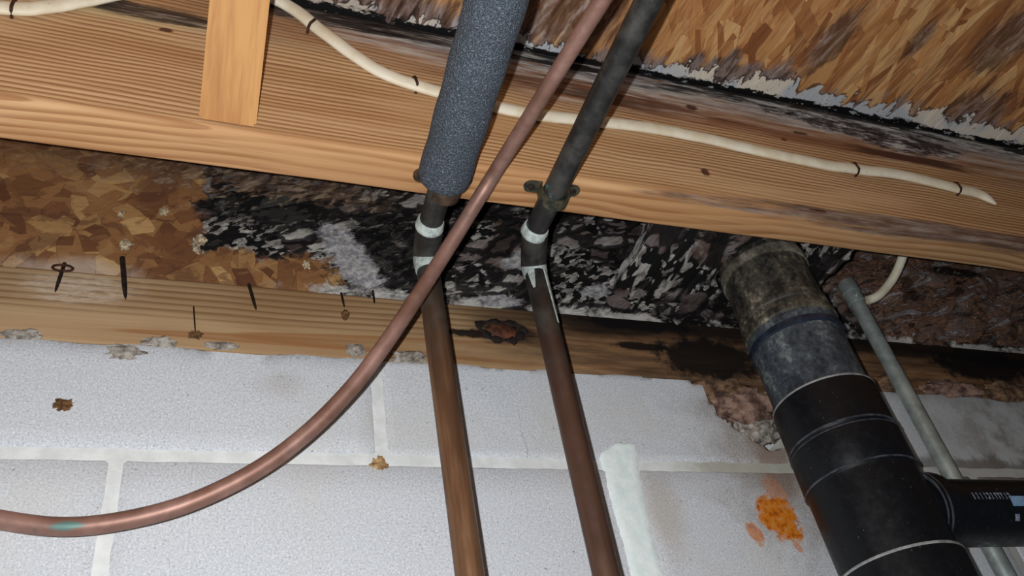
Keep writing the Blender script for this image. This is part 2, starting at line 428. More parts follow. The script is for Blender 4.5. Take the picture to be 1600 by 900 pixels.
def m_rim(strand):
    m = Mat('rim_strand' if strand else 'rim_board', 0.72, spec=0.3)
    st = m.noise(m.rs(m.P, (0, 0.6, 0), (26, 26, 34)), 1.0, 5, 0.65, 0.9)
    if strand:
        rr = m.rnd()
        g = m.noise(m.mapv(m.P, (70, 70, 240)), 1.0, 4, 0.65, 0.8)
    else:
        n = m.t.nodes.new('ShaderNodeTexVoronoi'); m.put(n.inputs['Vector'], m.mapv(m.P, (0.5, 1, 1))); n.inputs['Scale'].default_value = 55
        sp = m.t.nodes.new('ShaderNodeSeparateXYZ'); m.t.links.new(n.outputs['Color'], sp.inputs[0])
        rr = sp.outputs[0]
        g = m.noise(m.mapv(m.P, (40, 40, 300)), 1.0, 3)
    c = m.ramp(rr, [(0.0, (100, 62, 40)), (0.25, (134, 92, 56)), (0.5, (150, 106, 66)), (0.7, (118, 76, 48)), (0.9, (164, 124, 78)), (1.0, (190, 150, 98))])
    c = m.mix(m.mul(m.step(g, 0.45, 0.7), 0.28), c, (96, 60, 40))
    c = m.mix(m.mul(m.step(st, 0.53, 0.60), 0.55), c, (88, 54, 40))
    c = m.mix(m.mul(m.step(st, 0.43, 0.34), 0.35), c, (176, 136, 92))
    A = lambda px: on_y(px, RIM_Y)
    fleck = m.noise(m.P, 190, 3, 0.6)
    n3 = m.noise(m.P, 16, 5, 0.65)
    # mould field: chips of grey, brown and pale wood outlined in black
    nA = m.noise(m.rs(m.P, (0, 0.5, 0), (16, 30, 46)), 1.0, 3, 0.55, 0.6)
    nC = m.noise(m.rs(m.P, (0, 0.5, 0), (60, 60, 150), (1, 5, 1)), 1.0, 4, 0.65, 0.5)
    wv = m.warp(m.rs(m.P, (0, 0.5, 0), (22, 8, 52)), 1.1, 0.9, 3.0)
    ca, cb_, ce = m.cells(wv, 1.0)
    grain = m.noise(m.rs(m.P, (0, 0.5, 0), (50, 50, 320), (2, 5, 1)), 1.0, 3, 0.6, 0.4)
    val = m.add(m.add(m.mul(ca, 0.65), m.mul(nA, 0.35)), m.mul(m.sub(grain, 0.5), 0.35))
    mould = m.ramp(val, [(0.10, (22, 18, 18)), (0.30, (74, 62, 60)), (0.44, (116, 106, 106)), (0.54, (90, 70, 60)), (0.66, (134, 126, 124)), (0.80, (186, 182, 172)), (0.92, (150, 146, 148))])
    brown = m.ramp(val, [(0.10, (40, 28, 24)), (0.32, (96, 66, 50)), (0.48, (124, 86, 64)), (0.58, (96, 78, 72)), (0.70, (122, 98, 86)), (0.85, (158, 152, 150))])
    sm = m.noise(m.rs(m.P, (0, 0.5, 0), (62, 40, 135), (9, 1, 4)), 1.0, 2, 0.5, 0.3)
    xr = A((1330, 470)).x
    far = m.step(m.add(m.x, m.mul(m.sub(n3, 0.5), 0.4)), xr - 0.10, xr + 0.03)
    # small lichen-like grey grains on black
    grains = m.mix(m.step(sm, 0.50, 0.54), (15, 13, 13), m.mix(m.step(grain, 0.4, 0.6), (112, 106, 104), (172, 168, 160)))
    gm = m.mul(m.step(m.noise(m.P, 15, 3, 0.5), 0.50, 0.54), m.sub(1.0, far))
    lng = m.noise(m.rs(m.P, (0, 0.36, 0), (15, 20, 80), (4, 2, 7)), 1.0, 5, 0.68, 0.7)
    streak = m.ramp(lng, [(0.30, (18, 14, 14)), (0.40, (72, 54, 48)), (0.45, (168, 122, 94)), (0.49, (78, 60, 56)), (0.53, (146, 112, 92)), (0.57, (54, 42, 42)), (0.60, (180, 172, 170)), (0.67, (118, 110, 112)), (0.74, (206, 204, 200))])
    mould = m.mix(m.mul(far, 0.92), mould, m.mix(0.85, brown, streak))
    lw = m.add(0.05, m.mul(m.noise(m.P, 45, 2), 0.16))
    mould = m.mix(m.mul(m.step(m.sub(ce, lw), 0.03, -0.03), m.sub(0.93, m.mul(far, 0.75))), mould, (14, 12, 12))
    mould = m.mix(gm, mould, grains)
    nD = m.noise(m.rs(m.P, (0, 0.5, 0), (14, 24, 26), (9, 5, 1)), 1.0, 4, 0.6, 0.6)
    speck = m.step(nC, 0.58, 0.64)
    blackc = m.mix(speck, (14, 12, 12), (96, 88, 84))
    mould = m.mix(m.mul(m.step(nD, 0.56, 0.60), m.sub(0.92, m.mul(far, 0.3))), mould, blackc)
    for px, r in (((610, 400), (0.055, 0.10)), ((420, 325), (0.075, 0.035)), ((760, 330), (0.06, 0.022)), ((1090, 530), (0.09, 0.045)), ((1105, 440), (0.03, 0.06)), ((1490, 425), (0.06, 0.010)), ((1570, 545), (0.14, 0.006)), ((900, 480), (0.16, 0.005))):
        a = A(px)
        k = m.blob(m.x, m.z, (a.x, a.z), r, m.noise(m.mapv(m.P, loc=(r[0] * 50, 0, 0)), 34, 5, 0.7, 0.6), 1.3, 0.4)
        mould = m.mix(m.mul(k, 0.92), mould, blackc)
    # pale lilac-grey flows
    for px, r, ang in (((548, 405), (0.022, 0.055), 0.5), ((1290, 420), (0.040, 0.009), 0.8), ((1260, 470), (0.028, 0.008), 0.8), ((930, 455), (0.02, 0.012), 0.3), ((830, 400), (0.05, 0.012), 0.5), ((780, 470), (0.03, 0.008), 0.1)):
        a = A(px)
        k = m.blob(m.x, m.z, (a.x, a.z), r, nC, 1.5, 0.35, ang)
        mould = m.mix(m.mul(k, 0.9), mould, m.mix(m.step(fleck, 0.4, 0.6), (140, 138, 144), (184, 182, 178)))
    # where the mould begins: right of a ragged front, with the sound strip left at the foot
    a1, a2 = A((305, 330)), A((520, 440))
    nz = m.noise(m.P, 30, 5, 0.65, 0.5)
    f1 = m.add(m.sub(m.x, a1.x), m.mul(m.sub(nz, 0.5), 0.06))
    zc = on_y((420, 402), RIM_Y).z
    upper = m.mul(m.step(f1, 0.0, 0.010), m.step(m.add(m.z, m.mul(m.sub(nz, 0.5), 0.06)), zc - 0.003, zc + 0.006))
    full = m.step(m.add(m.sub(m.x, a2.x), m.mul(m.sub(nz, 0.5), 0.12)), -0.008, 0.010)
    c = m.mix(m.mx(upper, full), c, mould)
    top = m.mul(m.step(m.add(m.z, m.mul(m.sub(nC, 0.5), 0.10)), 0.624, 0.645), m.mul(m.step(m.x, -0.24, 0.02), m.step(m.x, 0.20, 0.12)))
    c = m.mix(m.mul(top, 0.8), c, m.ramp(nC, [(0.35, (34, 26, 24)), (0.5, (92, 70, 56)), (0.65, (150, 128, 104))]))
    # pale salts along the foot
    foot = m.mul(m.mul(m.step(m.add(m.z, m.mul(m.sub(nC, 0.5), -0.02)), SILL_T + 0.011, SILL_T + 0.006), m.step(n3, 0.46, 0.54)), m.step(m.x, 0.05, 0.12))
    c = m.mix(m.mul(foot, 0.85), c, (196, 192, 186))
    wl = m.blob(m.x, m.z, (A((120, 405)).x, SILL_T), (0.07, 0.02), nz, 1.2, 0.7)
    c = m.mix(m.mul(wl, 0.5), c, (206, 188, 170))
    m.col(c)
    rotz = m.mx(upper, full)
    m.bump(m.mul(m.add(m.mul(m.step(ce, 0.0, 0.25), 0.8), m.add(m.mul(sm, 0.5), m.mul(grain, 0.4))), m.add(0.15, m.mul(rotz, 0.85))), 0.6, 0.003)
    return m.m

def m_block():
    m = Mat('painted_block', 0.85, spec=0.2)
    sp1 = m.noise(m.P, 620, 3, 0.75)
    sp2 = m.noise(m.P, 230, 4, 0.65)
    big = m.noise(m.P, 7, 4, 0.6)
    c = m.ramp(sp1, [(0.30, (150, 152, 158)), (0.42, (192, 195, 201)), (0.58, (210, 214, 218)), (0.72, (242, 244, 246))])
    c = m.mix(m.mul(m.step(sp2, 0.35, 0.65), 0.25), c, (188, 190, 194))
    rub = m.step(m.y, 0.004, 0.008)
    c = m.mix(rub, c, m.mix(m.step(sp2, 0.4, 0.6), (84, 66, 52), (150, 134, 116)))
    c = m.mix(m.mul(m.step(big, 0.5, 0.7), 0.35), c, (196, 194, 184))
    # pores
    po = m.step(m.noise(m.P, 150, 3, 0.6), 0.685, 0.73)
    c = m.mix(m.mul(po, 0.55), c, (74, 70, 64))
    # worn, bare concrete near the drain stack
    nz = m.noise(m.P, 28, 5, 0.65)
    a = on_y((1200, 720), 0)
    k = m.blob(m.x, m.z, (a.x + 0.03, a.z + 0.01), (0.13, 0.15), nz, 1.2, 0.7)
    c = m.mix(m.mul(k, 0.62), c, m.mix(m.step(sp1, 0.4, 0.6), (108, 96, 82), (158, 146, 132)))
    a = on_y((1205, 745), 0)
    k = m.blob(m.x, m.z, (a.x + 0.01, a.z + 0.012), (0.030, 0.05), m.noise(m.P, 60, 5, 0.7), 1.2, 0.6)
    c = m.mix(m.mul(k, 0.6), c, (126, 98, 78))
    a = on_y((1500, 690), 0)
    k = m.blob(m.x, m.z, (a.x + 0.15, a.z), (0.30, 0.2), nz, 0.8, 0.7)
    c = m.mix(m.mul(k, m.step(nz, 0.35, 0.65, 0.45, 0.8)), c, m.mix(m.step(nz, 0.42, 0.62), (138, 140, 134), (108, 100, 88)))
    k = m.mul(m.mul(m.step(m.add(m.math('ABSOLUTE', m.sub(m.z, BED)), m.mul(m.sub(nz, 0.5), -0.04)), 0.022, 0.010), m.step(m.x, 0.60, 0.68)), 0.7)
    c = m.mix(k, c, (86, 76, 66))
    # brownish seep beside the painted strip
    a = on_y((1035, 800), 0)
    k = m.blob(m.x, m.z, (a.x, a.z), (0.028, 0.065), nz, 1.0, 0.8)
    c = m.mix(m.mul(k, 0.4), c, (168, 152, 126))
    a = on_y((440, 600), 0)
    k = m.blob(m.x, m.z, (a.x, a.z), (0.03, 0.02), nz, 1.2, 0.9)
    c = m.mix(m.mul(k, 0.3), c, (150, 138, 124))
    # rust bloom
    for px, r, ang, am in (((1216, 808), (0.023, 0.026), 0.7, 1.0), ((1232, 825), (0.013, 0.018), 0.4, 1.0), ((1180, 832), (0.008, 0.014), 0.3, 0.75), ((1245, 852), (0.005, 0.008), 0.3, 0.6), ((1212, 768), (0.012, 0.025), 0.2, 0.4)):
        a = on_y(px, 0)
        k = m.blob(m.x, m.z, (a.x, a.z), r, m.noise(m.P, 95, 5, 0.72), 1.7, 0.35, ang)
        c = m.mix(m.mul(k, am), c, m.ramp(m.noise(m.P, 150, 5, 0.75), [(0.35, (140, 66, 8)), (0.5, (206, 116, 22)), (0.62, (196, 132, 58)), (0.72, (196, 180, 156))]))
    # bare spots at the top edge
    k = m.mul(m.step(m.add(m.z, m.mul(m.sub(m.noise(m.P, 45, 5, 0.7), 0.5), 0.035)), SILL_B - 0.004, SILL_B + 0.006), 0.6)
    c = m.mix(k, c, (150, 142, 130))
    # hairline cracks
    a = on_y((810, 640), 0)
    u = m.add(m.sub(m.x, a.x), m.mul(m.sub(m.noise(m.mapv(m.P, loc=(2, 0, 0)), 55, 4, 0.6), 0.5), 0.016))
    k = m.mul(m.step(m.math('ABSOLUTE', u), 0.0006, 0.0002), m.mul(m.step(m.z, 0.33, 0.345), m.step(m.z, 0.405, 0.39)))
    c = m.mix(m.mul(k, 0.35), c, (110, 110, 108))
    m.col(c)
    m.bump(m.add(m.add(m.mul(sp1, 0.6), sp2), m.mul(m.noise(m.P, 60, 3), 0.6)), 0.35, 0.0010)
    return m.m

def m_mortar():
    m = Mat('painted_mortar', 0.8, spec=0.2)
    n = m.noise(m.P, 60, 5, 0.6)
    c = m.mix(m.step(n, 0.3, 0.7), (224, 227, 226), (206, 209, 207))
    nz = m.noise(m.P, 28, 5, 0.65)
    a = on_y((1130, 728), 0)
    k = m.blob(m.x, m.z, (a.x + 0.05, a.z), (0.12, 0.05), nz, 0.8, 0.5)
    c = m.mix(m.mul(k, 0.7), c, (150, 146, 124))
    k = m.step(m.x, 0.62, 0.75)
    c = m.mix(m.mul(k, 0.6), c, (136, 134, 124))
    m.col(c); m.bump(m.add(n, m.noise(m.P, 220, 3)), 0.3, 0.0008)
    return m.m

def m_simple(name, c1, c2, scale=60, rough=0.6, metal=0.0, spec=0.35, bump=0.2, bscale=None, lo=0.35, hi=0.65):
    m = Mat(name, rough, metal, spec)
    n = m.noise(m.P, scale, 5, 0.65)
    m.col(m.mix(m.step(n, lo, hi), c1, c2))
    m.bump(m.noise(m.P, bscale or scale * 3, 4, 0.6), bump, 0.001)
    return m.m

def m_copper(kind):
    m = Mat('aged_copper_' + kind, 0.42 if kind == 'pipe' else 0.5, 0.55 if kind == 'pipe' else 0.4, 0.4)
    n = m.noise(m.P, 40, 5, 0.65)
    s = m.noise(m.mapv(m.P, (120, 120, 8)), 1.0, 4, 0.6)
    if kind == 'pipe':
        up = m.step(m.add(m.z, m.mul(m.sub(n, 0.5), 0.12)), 0.34, 0.50)        # tarnish darkens towards the joint
        low = m.mix(m.step(s, 0.35, 0.65), (104, 76, 56), (140, 104, 76))
        lx = m.step(m.x, 0.22, 0.27)
        low = m.mix(m.mul(lx, 0.75), low, (84, 62, 56))
        c = m.mix(up, low, m.mix(m.step(n, 0.4, 0.65), (52, 52, 52), (84, 82, 78)))
        v = m.mul(m.step(m.noise(m.P, 85, 5, 0.7), 0.56, 0.66), m.step(m.x, 0.22, 0.24))
        yy = m.mul(m.step(m.y, -0.20, -0.17), m.step(m.y, -0.11, -0.13))
        c = m.mix(m.mul(m.mul(v, yy), 0.9), c, (84, 132, 138))
        m.set('Roughness', m.step(n, 0.3, 0.7, 0.36, 0.55))
    else:
        c = m.mix(m.step(n, 0.3, 0.7), (132, 98, 86), (160, 124, 112))
        c = m.mix(m.mul(m.step(m.noise(m.P, 18, 3), 0.5, 0.62), 0.5), c, (106, 72, 56))
        a = on_y((105, 828), -0.036)
        k = m.blob(m.x, m.z, (a.x, a.z), (0.012, 0.003), m.noise(m.P, 120, 4), 1.2, 0.5)
        c = m.mix(m.mul(k, 0.8), c, (82, 130, 124))
        g = m.step(m.noise(m.mapv(m.P, loc=(5, 5, 5)), 55, 5, 0.7), 0.60, 0.68)
        c = m.mix(m.mul(g, 0.35), c, (84, 92, 84))
    m.col(c); m.bump(s, 0.12, 0.0005)
    return m.m

def m_abs():
    m = Mat('black_plastic', 0.36, 0.0, 0.28)
    n = m.noise(m.P, 120, 5, 0.7)
    sp = m.step(m.noise(m.P, 260, 3, 0.6), 0.69, 0.74)
    c = m.mix(m.mul(m.step(n, 0.5, 0.8), 0.4), (13, 15, 19), (28, 31, 37))
    c = m.mix(m.mul(sp, 0.35), c, (140, 140, 140))
    m.col(c); m.set('Roughness', m.step(n, 0.3, 0.7, 0.34, 0.5))
    m.bump(m.noise(m.P, 400, 3), 0.05, 0.0004)
    return m.m

def m_dusty(name, c1, c2, c3):
    m = Mat(name, 0.6, 0.0, 0.35)
    n = m.add(m.mul(m.noise(m.mapv(m.P, (1, 1, 0.5)), 38, 4, 0.6, 0.1), 0.6), m.mul(m.noise(m.P, 190, 4, 0.7), 0.4))
    n2 = m.noise(m.mapv(m.P, (1, 1, 6)), 22, 4, 0.6)
    c = m.ramp(n, [(0.40, c1), (0.52, c2), (0.64, c3)])
    c = m.mix(m.mul(m.step(n2, 0.5, 0.65), 0.35), c, c1)
    m.col(c); m.bump(n, 0.35, 0.0012)
    return m.m

def m_foam():
    m = Mat('grey_foam', 0.85, 0, 0.25)
    v = m.vor(m.P, 900)
    n = m.noise(m.P, 850, 3, 0.6)
    c = m.ramp(n, [(0.35, (54, 60, 68)), (0.52, (78, 86, 95)), (0.62, (104, 112, 122)), (0.72, (158, 166, 174))])
    m.col(c); m.bump(m.add(v, n), 0.8, 0.0014)
    return m.m

def m_cable():
    m = Mat('cream_cable_jacket', 0.5, 0, 0.4)
    n = m.noise(m.P, 50, 4)
    c = m.mix(m.step(n, 0.35, 0.7), (238, 230, 208), (224, 210, 180))
    c = m.mix(m.mul(m.step(m.noise(m.P, 160, 4, 0.7), 0.66, 0.72), 0.6), c, (96, 72, 52))
    m.col(c); m.bump(m.noise(m.P, 80, 3), 0.2, 0.001)
    return m.m

def m_strut():
    m = Mat('fir_strut', 0.6, 0, 0.3)
    n = m.noise(m.mapv(m.P, (60, 7, 7)), 1.0, 4, 0.6, 0.4)
    f = m.noise(m.mapv(m.P, (400, 12, 12)), 1.0, 3)
    c = m.mix(m.step(n, 0.35, 0.65), (200, 146, 84), (174, 118, 62))
    c = m.mix(m.mul(m.step(f, 0.5, 0.75), 0.35), c, (148, 94, 46))
    m.col(c); m.bump(f, 0.25, 0.0007)
    return m.m

def m_conduit():
    m = Mat('galvanised_conduit', 0.45, 0.55, 0.5)
    n = m.noise(m.P, 55, 5, 0.65)
    m.col(m.mix(m.step(n, 0.35, 0.65), (150, 160, 156), (184, 192, 188)))
    m.bump(m.noise(m.P, 300, 3), 0.12, 0.0005)
    return m.m

MJ, MS = m_joist(), m_sill()
MSF, MSFS = m_subfloor(False), m_subfloor(True)
MR, MRS = m_rim(False), m_rim(True)
MB, MM = m_block(), m_mortar()
MCP, MCT = m_copper('pipe'), m_copper('tube')
MA = m_abs()
MAD = m_dusty('dirty_grey_pipe', (30, 29, 27), (78, 73, 62), (148, 138, 118))
MAG = m_dusty('dusty_dark_sleeve', (34, 37, 44), (66, 72, 78), (120, 128, 124))
MADL = m_dusty('dusty_pale_collar', (64, 60, 52), (112, 106, 94), (158, 150, 134))
MFO, MCA, MST, MCO = m_foam(), m_cable(), m_strut(), m_conduit()
MSOL = m_simple('pale_solder', (150, 162, 158), (204, 212, 206), 120, 0.6, 0.1, bump=0.4)
MSTRAP = m_simple('tarnished_strap', (62, 50, 42), (104, 84, 66), 90, 0.5, 0.4)
MSTRAP2 = m_simple('green_crusted_strap', (44, 46, 46), (92, 88, 66), 110, 0.6, 0.3)
MRUST = m_simple('rusty_iron', (44, 26, 20), (84, 50, 34), 300, 0.75, 0.3)
MNAIL = m_simple('dark_nail_iron', (30, 24, 22), (60, 46, 38), 300, 0.65, 0.4)
MSEAM = m_simple('scuffed_rim', (112, 112, 112), (150, 150, 148), 90, 0.5)
MSEAMD = m_simple('dull_black_seam', (44, 45, 50), (76, 76, 82), 90, 0.4)
MBLUE = m_simple('blue_black_rubber', (22, 28, 40), (40, 48, 62), 90, 0.4)
MPAINT = m_simple('pale_mint_paint', (222, 236, 234), (238, 246, 244), 90, 0.6, bump=0.5, bscale=120)
MMUD = m_simple('brown_mud', (72, 48, 28), (128, 92, 56), 260, 0.9, bump=0.7)
MTAN = m_simple('tan_mud', (122, 84, 54), (196, 164, 116), 160, 0.9, bump=0.7)
MDEB = m_simple('grey_mortar_crumb', (108, 100, 90), (176, 168, 158), 150, 0.9, bump=0.7)
MFIB = m_simple('brown_fibre', (64, 46, 34), (138, 108, 82), 70, 0.95, bump=0.9, bscale=160)
MFIBP = m_simple('pinkish_fibre', (78, 56, 48), (158, 128, 112), 70, 0.95, bump=0.9, bscale=160)
MFLEECE = m_simple('pale_mould_tuft', (128, 108, 84), (206, 188, 156), 260, 0.95, bump=0.8)
MKNOT = m_simple('reddish_knot', (52, 28, 20), (104, 60, 38), 120, 0.7, bump=0.5)
MBARK = m_simple('black_knot_ring', (14, 11, 10), (40, 28, 22), 160, 0.85, bump=0.8)
MPRINT = m_simple('white_print', (92, 100, 122), (140, 148, 168), 400, 0.5)
MLABEL = m_simple('blue_label', (96, 134, 168), (130, 162, 190), 100, 0.45)
MFLOOR = m_simple('concrete_floor', (110, 108, 104), (136, 134, 130), 12, 0.9)

rng = random.Random(7)

# ---------------------------------------------------------------- the setting
floor = obj('floor', box_bm(X0, X1, -2.2, 0.2, -0.1, 0.0), MFLOOR)
tag(floor, 'grey concrete floor below the pipes', 'floor', kind='structure')

# block wall: a mortar body with each block set slightly proud of it

body = box_bm(X0, X1, 0.0016, 0.045, 0.0, Z0 + BED + JT)
bm2 = box_bm(X0, X1, 0.045, 0.19, 0.0, Z0 + SILL_B - 0.001)
me_ = bpy.data.meshes.new('tmp'); bm2.to_mesh(me_); bm2.free(); body.from_mesh(me_)
wall = obj('wall_back', body, MM)
tag(wall, 'off-white painted concrete block wall with recessed mortar joints', 'wall', kind='structure')

def block_mesh(x0, x1, z0, z1, seed, chip=None, nx=48, nz=14, topwear=False):
    """face grid with worn arrises; chip(x, z) -> extra depth."""
    bm = bmesh.new()
    g = []
    for j in range(nz + 1):
        row = []
        for i in range(nx + 1):
            # crowd the grid near the edges
            fx = i / nx; fz = j / nz
            ew = 0.0022
            if i == 1: fx = ew / (x1 - x0)
            if i == nx - 1: fx = 1 - ew / (x1 - x0)
            if j == 1: fz = ew / (z1 - z0)
            if j == nz - 1: fz = 1 - ew / (z1 - z0)
            x = x0 + (x1 - x0) * fx; z = z0 + (z1 - z0) * fz
            n = mnoise.noise(Vector((x * 30, z * 30, seed)))
            n2 = mnoise.noise(Vector((x * 90, z * 90, seed + 5)))
            y = 0.0004 * n + 0.0003 * n2
            if i in (0, nx): y += 0.0016; x += 0.0010 * n2
            if j in (0, nz): y += 0.0016
            if j == 0: z += 0.0011 * n2
            if j == nz: z += (0.004 * mnoise.noise(Vector((x * 24, 3.3, seed))) + 0.002 * n2) if topwear else 0.0011 * n2
            if chip: y += chip(x, z)
            row.append(bm.verts.new((x, y, z + Z0)))
        g.append(row)
    for j in range(nz):
        for i in range(nx):
            bm.faces.new((g[j][i], g[j][i + 1], g[j + 1][i + 1], g[j + 1][i]))
    # sides going back into the mortar
    loop = g[0][:] + [g[j][nx] for j in range(1, nz + 1)] + g[nz][::-1][1:] + [g[j][0] for j in range(nz - 1, 0, -1)]
    back = [bm.verts.new((v.co.x, 0.03 if v.co.y < 0.02 else v.co.y + 0.01, v.co.z)) for v in loop]
    for k in range(len(loop)):
        k2 = (k + 1) % len(loop)
        bm.faces.new((loop[k2], loop[k], back[k], back[k2]))
    bmesh.ops.recalc_face_normals(bm, faces=bm.faces[:])
    return bm

jx = on_y((592, 640), 0).x         # vertical joint in the top course
lx = on_y((176, 760), 0).x         # vertical joint in the second course
BL = 0.406
# the corner beside the stack is broken away
pc = [on_y(p, 0) for p in ((1062, 588), (1098, 602), (1122, 645), (1150, 667), (1200, 700))]
def chip_fn(x, z):
    if x < pc[0].x: return 0.0
    for a, b in zip(pc, pc[1:]):
        if a.x <= x <= b.x:
            e = a.z + (b.z - a.z) * (x - a.x) / (b.x - a.x); break
    else: e = pc[-1].z
    e += 0.004 * mnoise.noise(Vector((x * 80, 0, 2)))
    return max(0.0, min(1.0, (z - e) / 0.010)) * 0.035
for k in range(-2, 5):
    x0 = jx + k * BL + JT / 2 if k else jx + JT / 2
    x1 = jx + (k + 1) * BL - JT / 2
    if x1 < X0 or x0 > X1: continue
    x0, x1 = max(x0, X0), min(x1, X1)
    near = k == 0
    b = obj('concrete_block', block_mesh(x0, x1, BED + JT / 2, SILL_B, k + 3, chip_fn if near else None, 96 if near else 48, 28 if near else 12, True), MB, wall)
    smooth(b, 50)
for k in range(-1, 5):
    smooth(obj('mortar_joint', box_bm(jx + k * BL - JT * 0.7, jx + k * BL + JT * 0.7, 0.0016, 0.05, Z0 + BED + JT, Z0 + (SILL_B - 0.002 if k != 1 else BED + 0.035)), MM, wall))
for c in range(2):
    zt = BED - JT / 2 - c * 0.203
    for k in range(-2, 5):
        off = lx if c == 0 else jx
        x0, x1 = off + k * BL + JT / 2, off + (k + 1) * BL - JT / 2
        if x1 < X0 or x0 > X1: continue
        x0, x1 = max(x0, X0), min(x1, X1)
        b = obj('concrete_block', block_mesh(x0, x1, zt - 0.193, zt, k + 30 + c * 11), MB, wall)
        smooth(b, 50)

# strip of thick mint-white paint brushed over a vertical joint
def paint_strip():
    bm = bmesh.new()
    L = [(962, 690), (936, 708), (944, 740), (958, 800), (972, 850), (985, 905), (1000, 960)]
    Rr = [(994, 692), (998, 722), (1001, 745), (1012, 800), (1024, 850), (1040, 905), (1055, 960)]
    rows = 44; cols = 8
    def at(P, t):
        s = t * (len(P) - 1); i = min(int(s), len(P) - 2); f = s - i
        return (P[i][0] * (1 - f) + P[i + 1][0] * f, P[i][1] * (1 - f) + P[i + 1][1] * f)
    g = []
    for j in range(rows + 1):
        t = j / rows
        a, b = on_y(at(L, t), 0), on_y(at(Rr, t), 0)
        a.x += 0.0020 * mnoise.noise(Vector((t * 40, 1, 0))); b.x += 0.0032 * mnoise.noise(Vector((t * 50, 5, 0)))
        row = []
        for i in range(cols + 1):
            q = a.lerp(b, i / cols)
            if j == 0: q.z += 0.003 * mnoise.noise(Vector((i * 0.9, 2, 0)))
            d = 0.0004 if i in (0, cols) or j == 0 else -0.0013 + 0.0006 * mnoise.noise(Vector((i * 1.3, t * 9, 3)))
            row.append(bm.verts.new(W((q.x, d, q.z))))
        g.append(row)
    for j in range(rows):
        for i in range(cols):
            bm.faces.new((g[j][i], g[j][i + 1], g[j + 1][i + 1], g[j + 1][i]))
    bmesh.ops.recalc_face_normals(bm, faces=bm.faces[:])
    ex = bmesh.ops.extrude_face_region(bm, geom=bm.faces[:])
    for v in [e for e in ex['geom'] if isinstance(e, bmesh.types.BMVert)]: v.co.y += 0.003
    bmesh.ops.recalc_face_normals(bm, faces=bm.faces[:])
    return bm
o = smooth(obj('paint_strip', paint_strip(), MPAINT, wall), 60); o['label'] = 'thick pale mint paint brushed over a vertical joint'

# sill plate
def board_bm(x0, x1, y0, y1, z0, z1, bev, seed, wav=0.0006, n=80):
    """a long board with eased arrises and a slightly wavy surface."""
    prof = []
    for (cyy, czz, a0) in ((y0 + bev, z0 + bev, math.pi), (y1 - bev, z0 + bev, 1.5 * math.pi), (y1 - bev, z1 - bev, 0), (y0 + bev, z1 - bev, 0.5 * math.pi)):
        for k in range(4):
            a = a0 + k * math.pi / 6
            prof.append((cyy + bev * math.cos(a), czz + bev * math.sin(a)))
    bm = bmesh.new(); rings = []
    for i in range(n + 1):
        x = x0 + (x1 - x0) * i / n
        ring = []
        for (y, z) in prof:
            w = Vector((x * 9, y * 20, z * 20 + seed))
            ring.append(bm.verts.new((x, y + wav * mnoise.noise(w), z + wav * mnoise.noise(w + Vector((9, 9, 9))) + Z0)))
        rings.append(ring)
    m = len(prof)
    for a, b in zip(rings, rings[1:]):
        for k in range(m): bm.faces.new((a[k], a[(k + 1) % m], b[(k + 1) % m], b[k]))
    bm.faces.new(rings[0]); bm.faces.new(rings[-1])
    bmesh.ops.recalc_face_normals(bm, faces=bm.faces[:])
    return bm

sill = empty('sill_plate', W((0, 0.06, SILL_B)))
tag(sill, 'weathered pine sill plate on top of the block wall', 'timber')
def part(name, bm, mat, parent):            # geometry given in world space, parented with its thing's offset removed
    bmesh.ops.translate(bm, verts=bm.verts[:], vec=-Vector(parent.location))
    return obj(name, bm, mat, parent)
smooth(part('plank', board_bm(X0, X1, 0.001, 0.14, SILL_B, SILL_T, 0.003, 4), MS, sill))
a = on_y((785, 517), 0)
smooth(part('knot', lump_bm(W((a.x, 0.0012, a.z)), (0.0165, 0.003, 0.0095), 3, 0.25), MKNOT, sill), 80)
ringp = [W((a.x + 0.0205 * math.cos(q) * (1 + 0.2 * math.sin(3 * q)), 0.0008, a.z + 0.0130 * math.sin(q) * (1 + 0.2 * math.cos(2 * q)))) for q in [2 * math.pi * k / 28 for k in range(29)]]
smooth(part('knot_ring', sweep(ringp, [0.0034 + 0.0020 * math.sin(k * 1.7) for k in range(29)], 8, Vector((0, 1, 0)), 0.5), MBARK, sill), 80)

# rim board
rim = empty('rim_board', W((0, RIM_Y, SILL_T)))
tag(rim, 'mould-blackened strand board rim between sill plate and joist', 'board')
bm = bmesh.new()
nx, nz = 260, 26
g = []
for j in range(nz + 1):
    row = []
    for i in range(nx + 1):
        x = X0 + (X1 - X0) * i / nx; z = SILL_T - 0.0 + (J_TOP - SILL_T) * j / nz
        rot = max(0.0, min(1.0, (x - 0.08) / 0.1))
        y = RIM_Y - 0.0035 * rot * mnoise.fractal(Vector((x * 28, z * 40, 1)), 0.8, 2.0, 4) + 0.0008 * mnoise.noise(Vector((x * 50, z * 50, 4)))
        row.append(bm.verts.new((x, y, z + Z0)))
    g.append(row)
for j in range(nz):
    for i in range(nx): bm.faces.new((g[j][i], g[j][i + 1], g[j + 1][i + 1], g[j + 1][i]))
loop = g[0][:] + [g[j][nx] for j in range(1, nz + 1)] + g[nz][::-1][1:] + [g[j][0] for j in range(nz - 1, 0, -1)]
bk = [bm.verts.new((v.co.x, RIM_Y + 0.03, v.co.z)) for v in loop]
for k in range(len(loop)): bm.faces.new((loop[(k + 1) % len(loop)], loop[k], bk[k], bk[(k + 1) % len(loop)]))
bm.faces.new(bk)
bmesh.ops.recalc_face_normals(bm, faces=bm.faces[:])
smooth(part('panel', bm, MR, rim), 60)

# subfloor = the ceiling of the space
ceil = obj('ceiling', box_bm(X0, X1, -1.25, 0.14, Z0 + J_TOP, Z0 + J_TOP + 0.018), MSF)
tag(ceil, 'orange-brown strand board subfloor overhead with pale mould by the joist', 'subfloor', kind='structure')

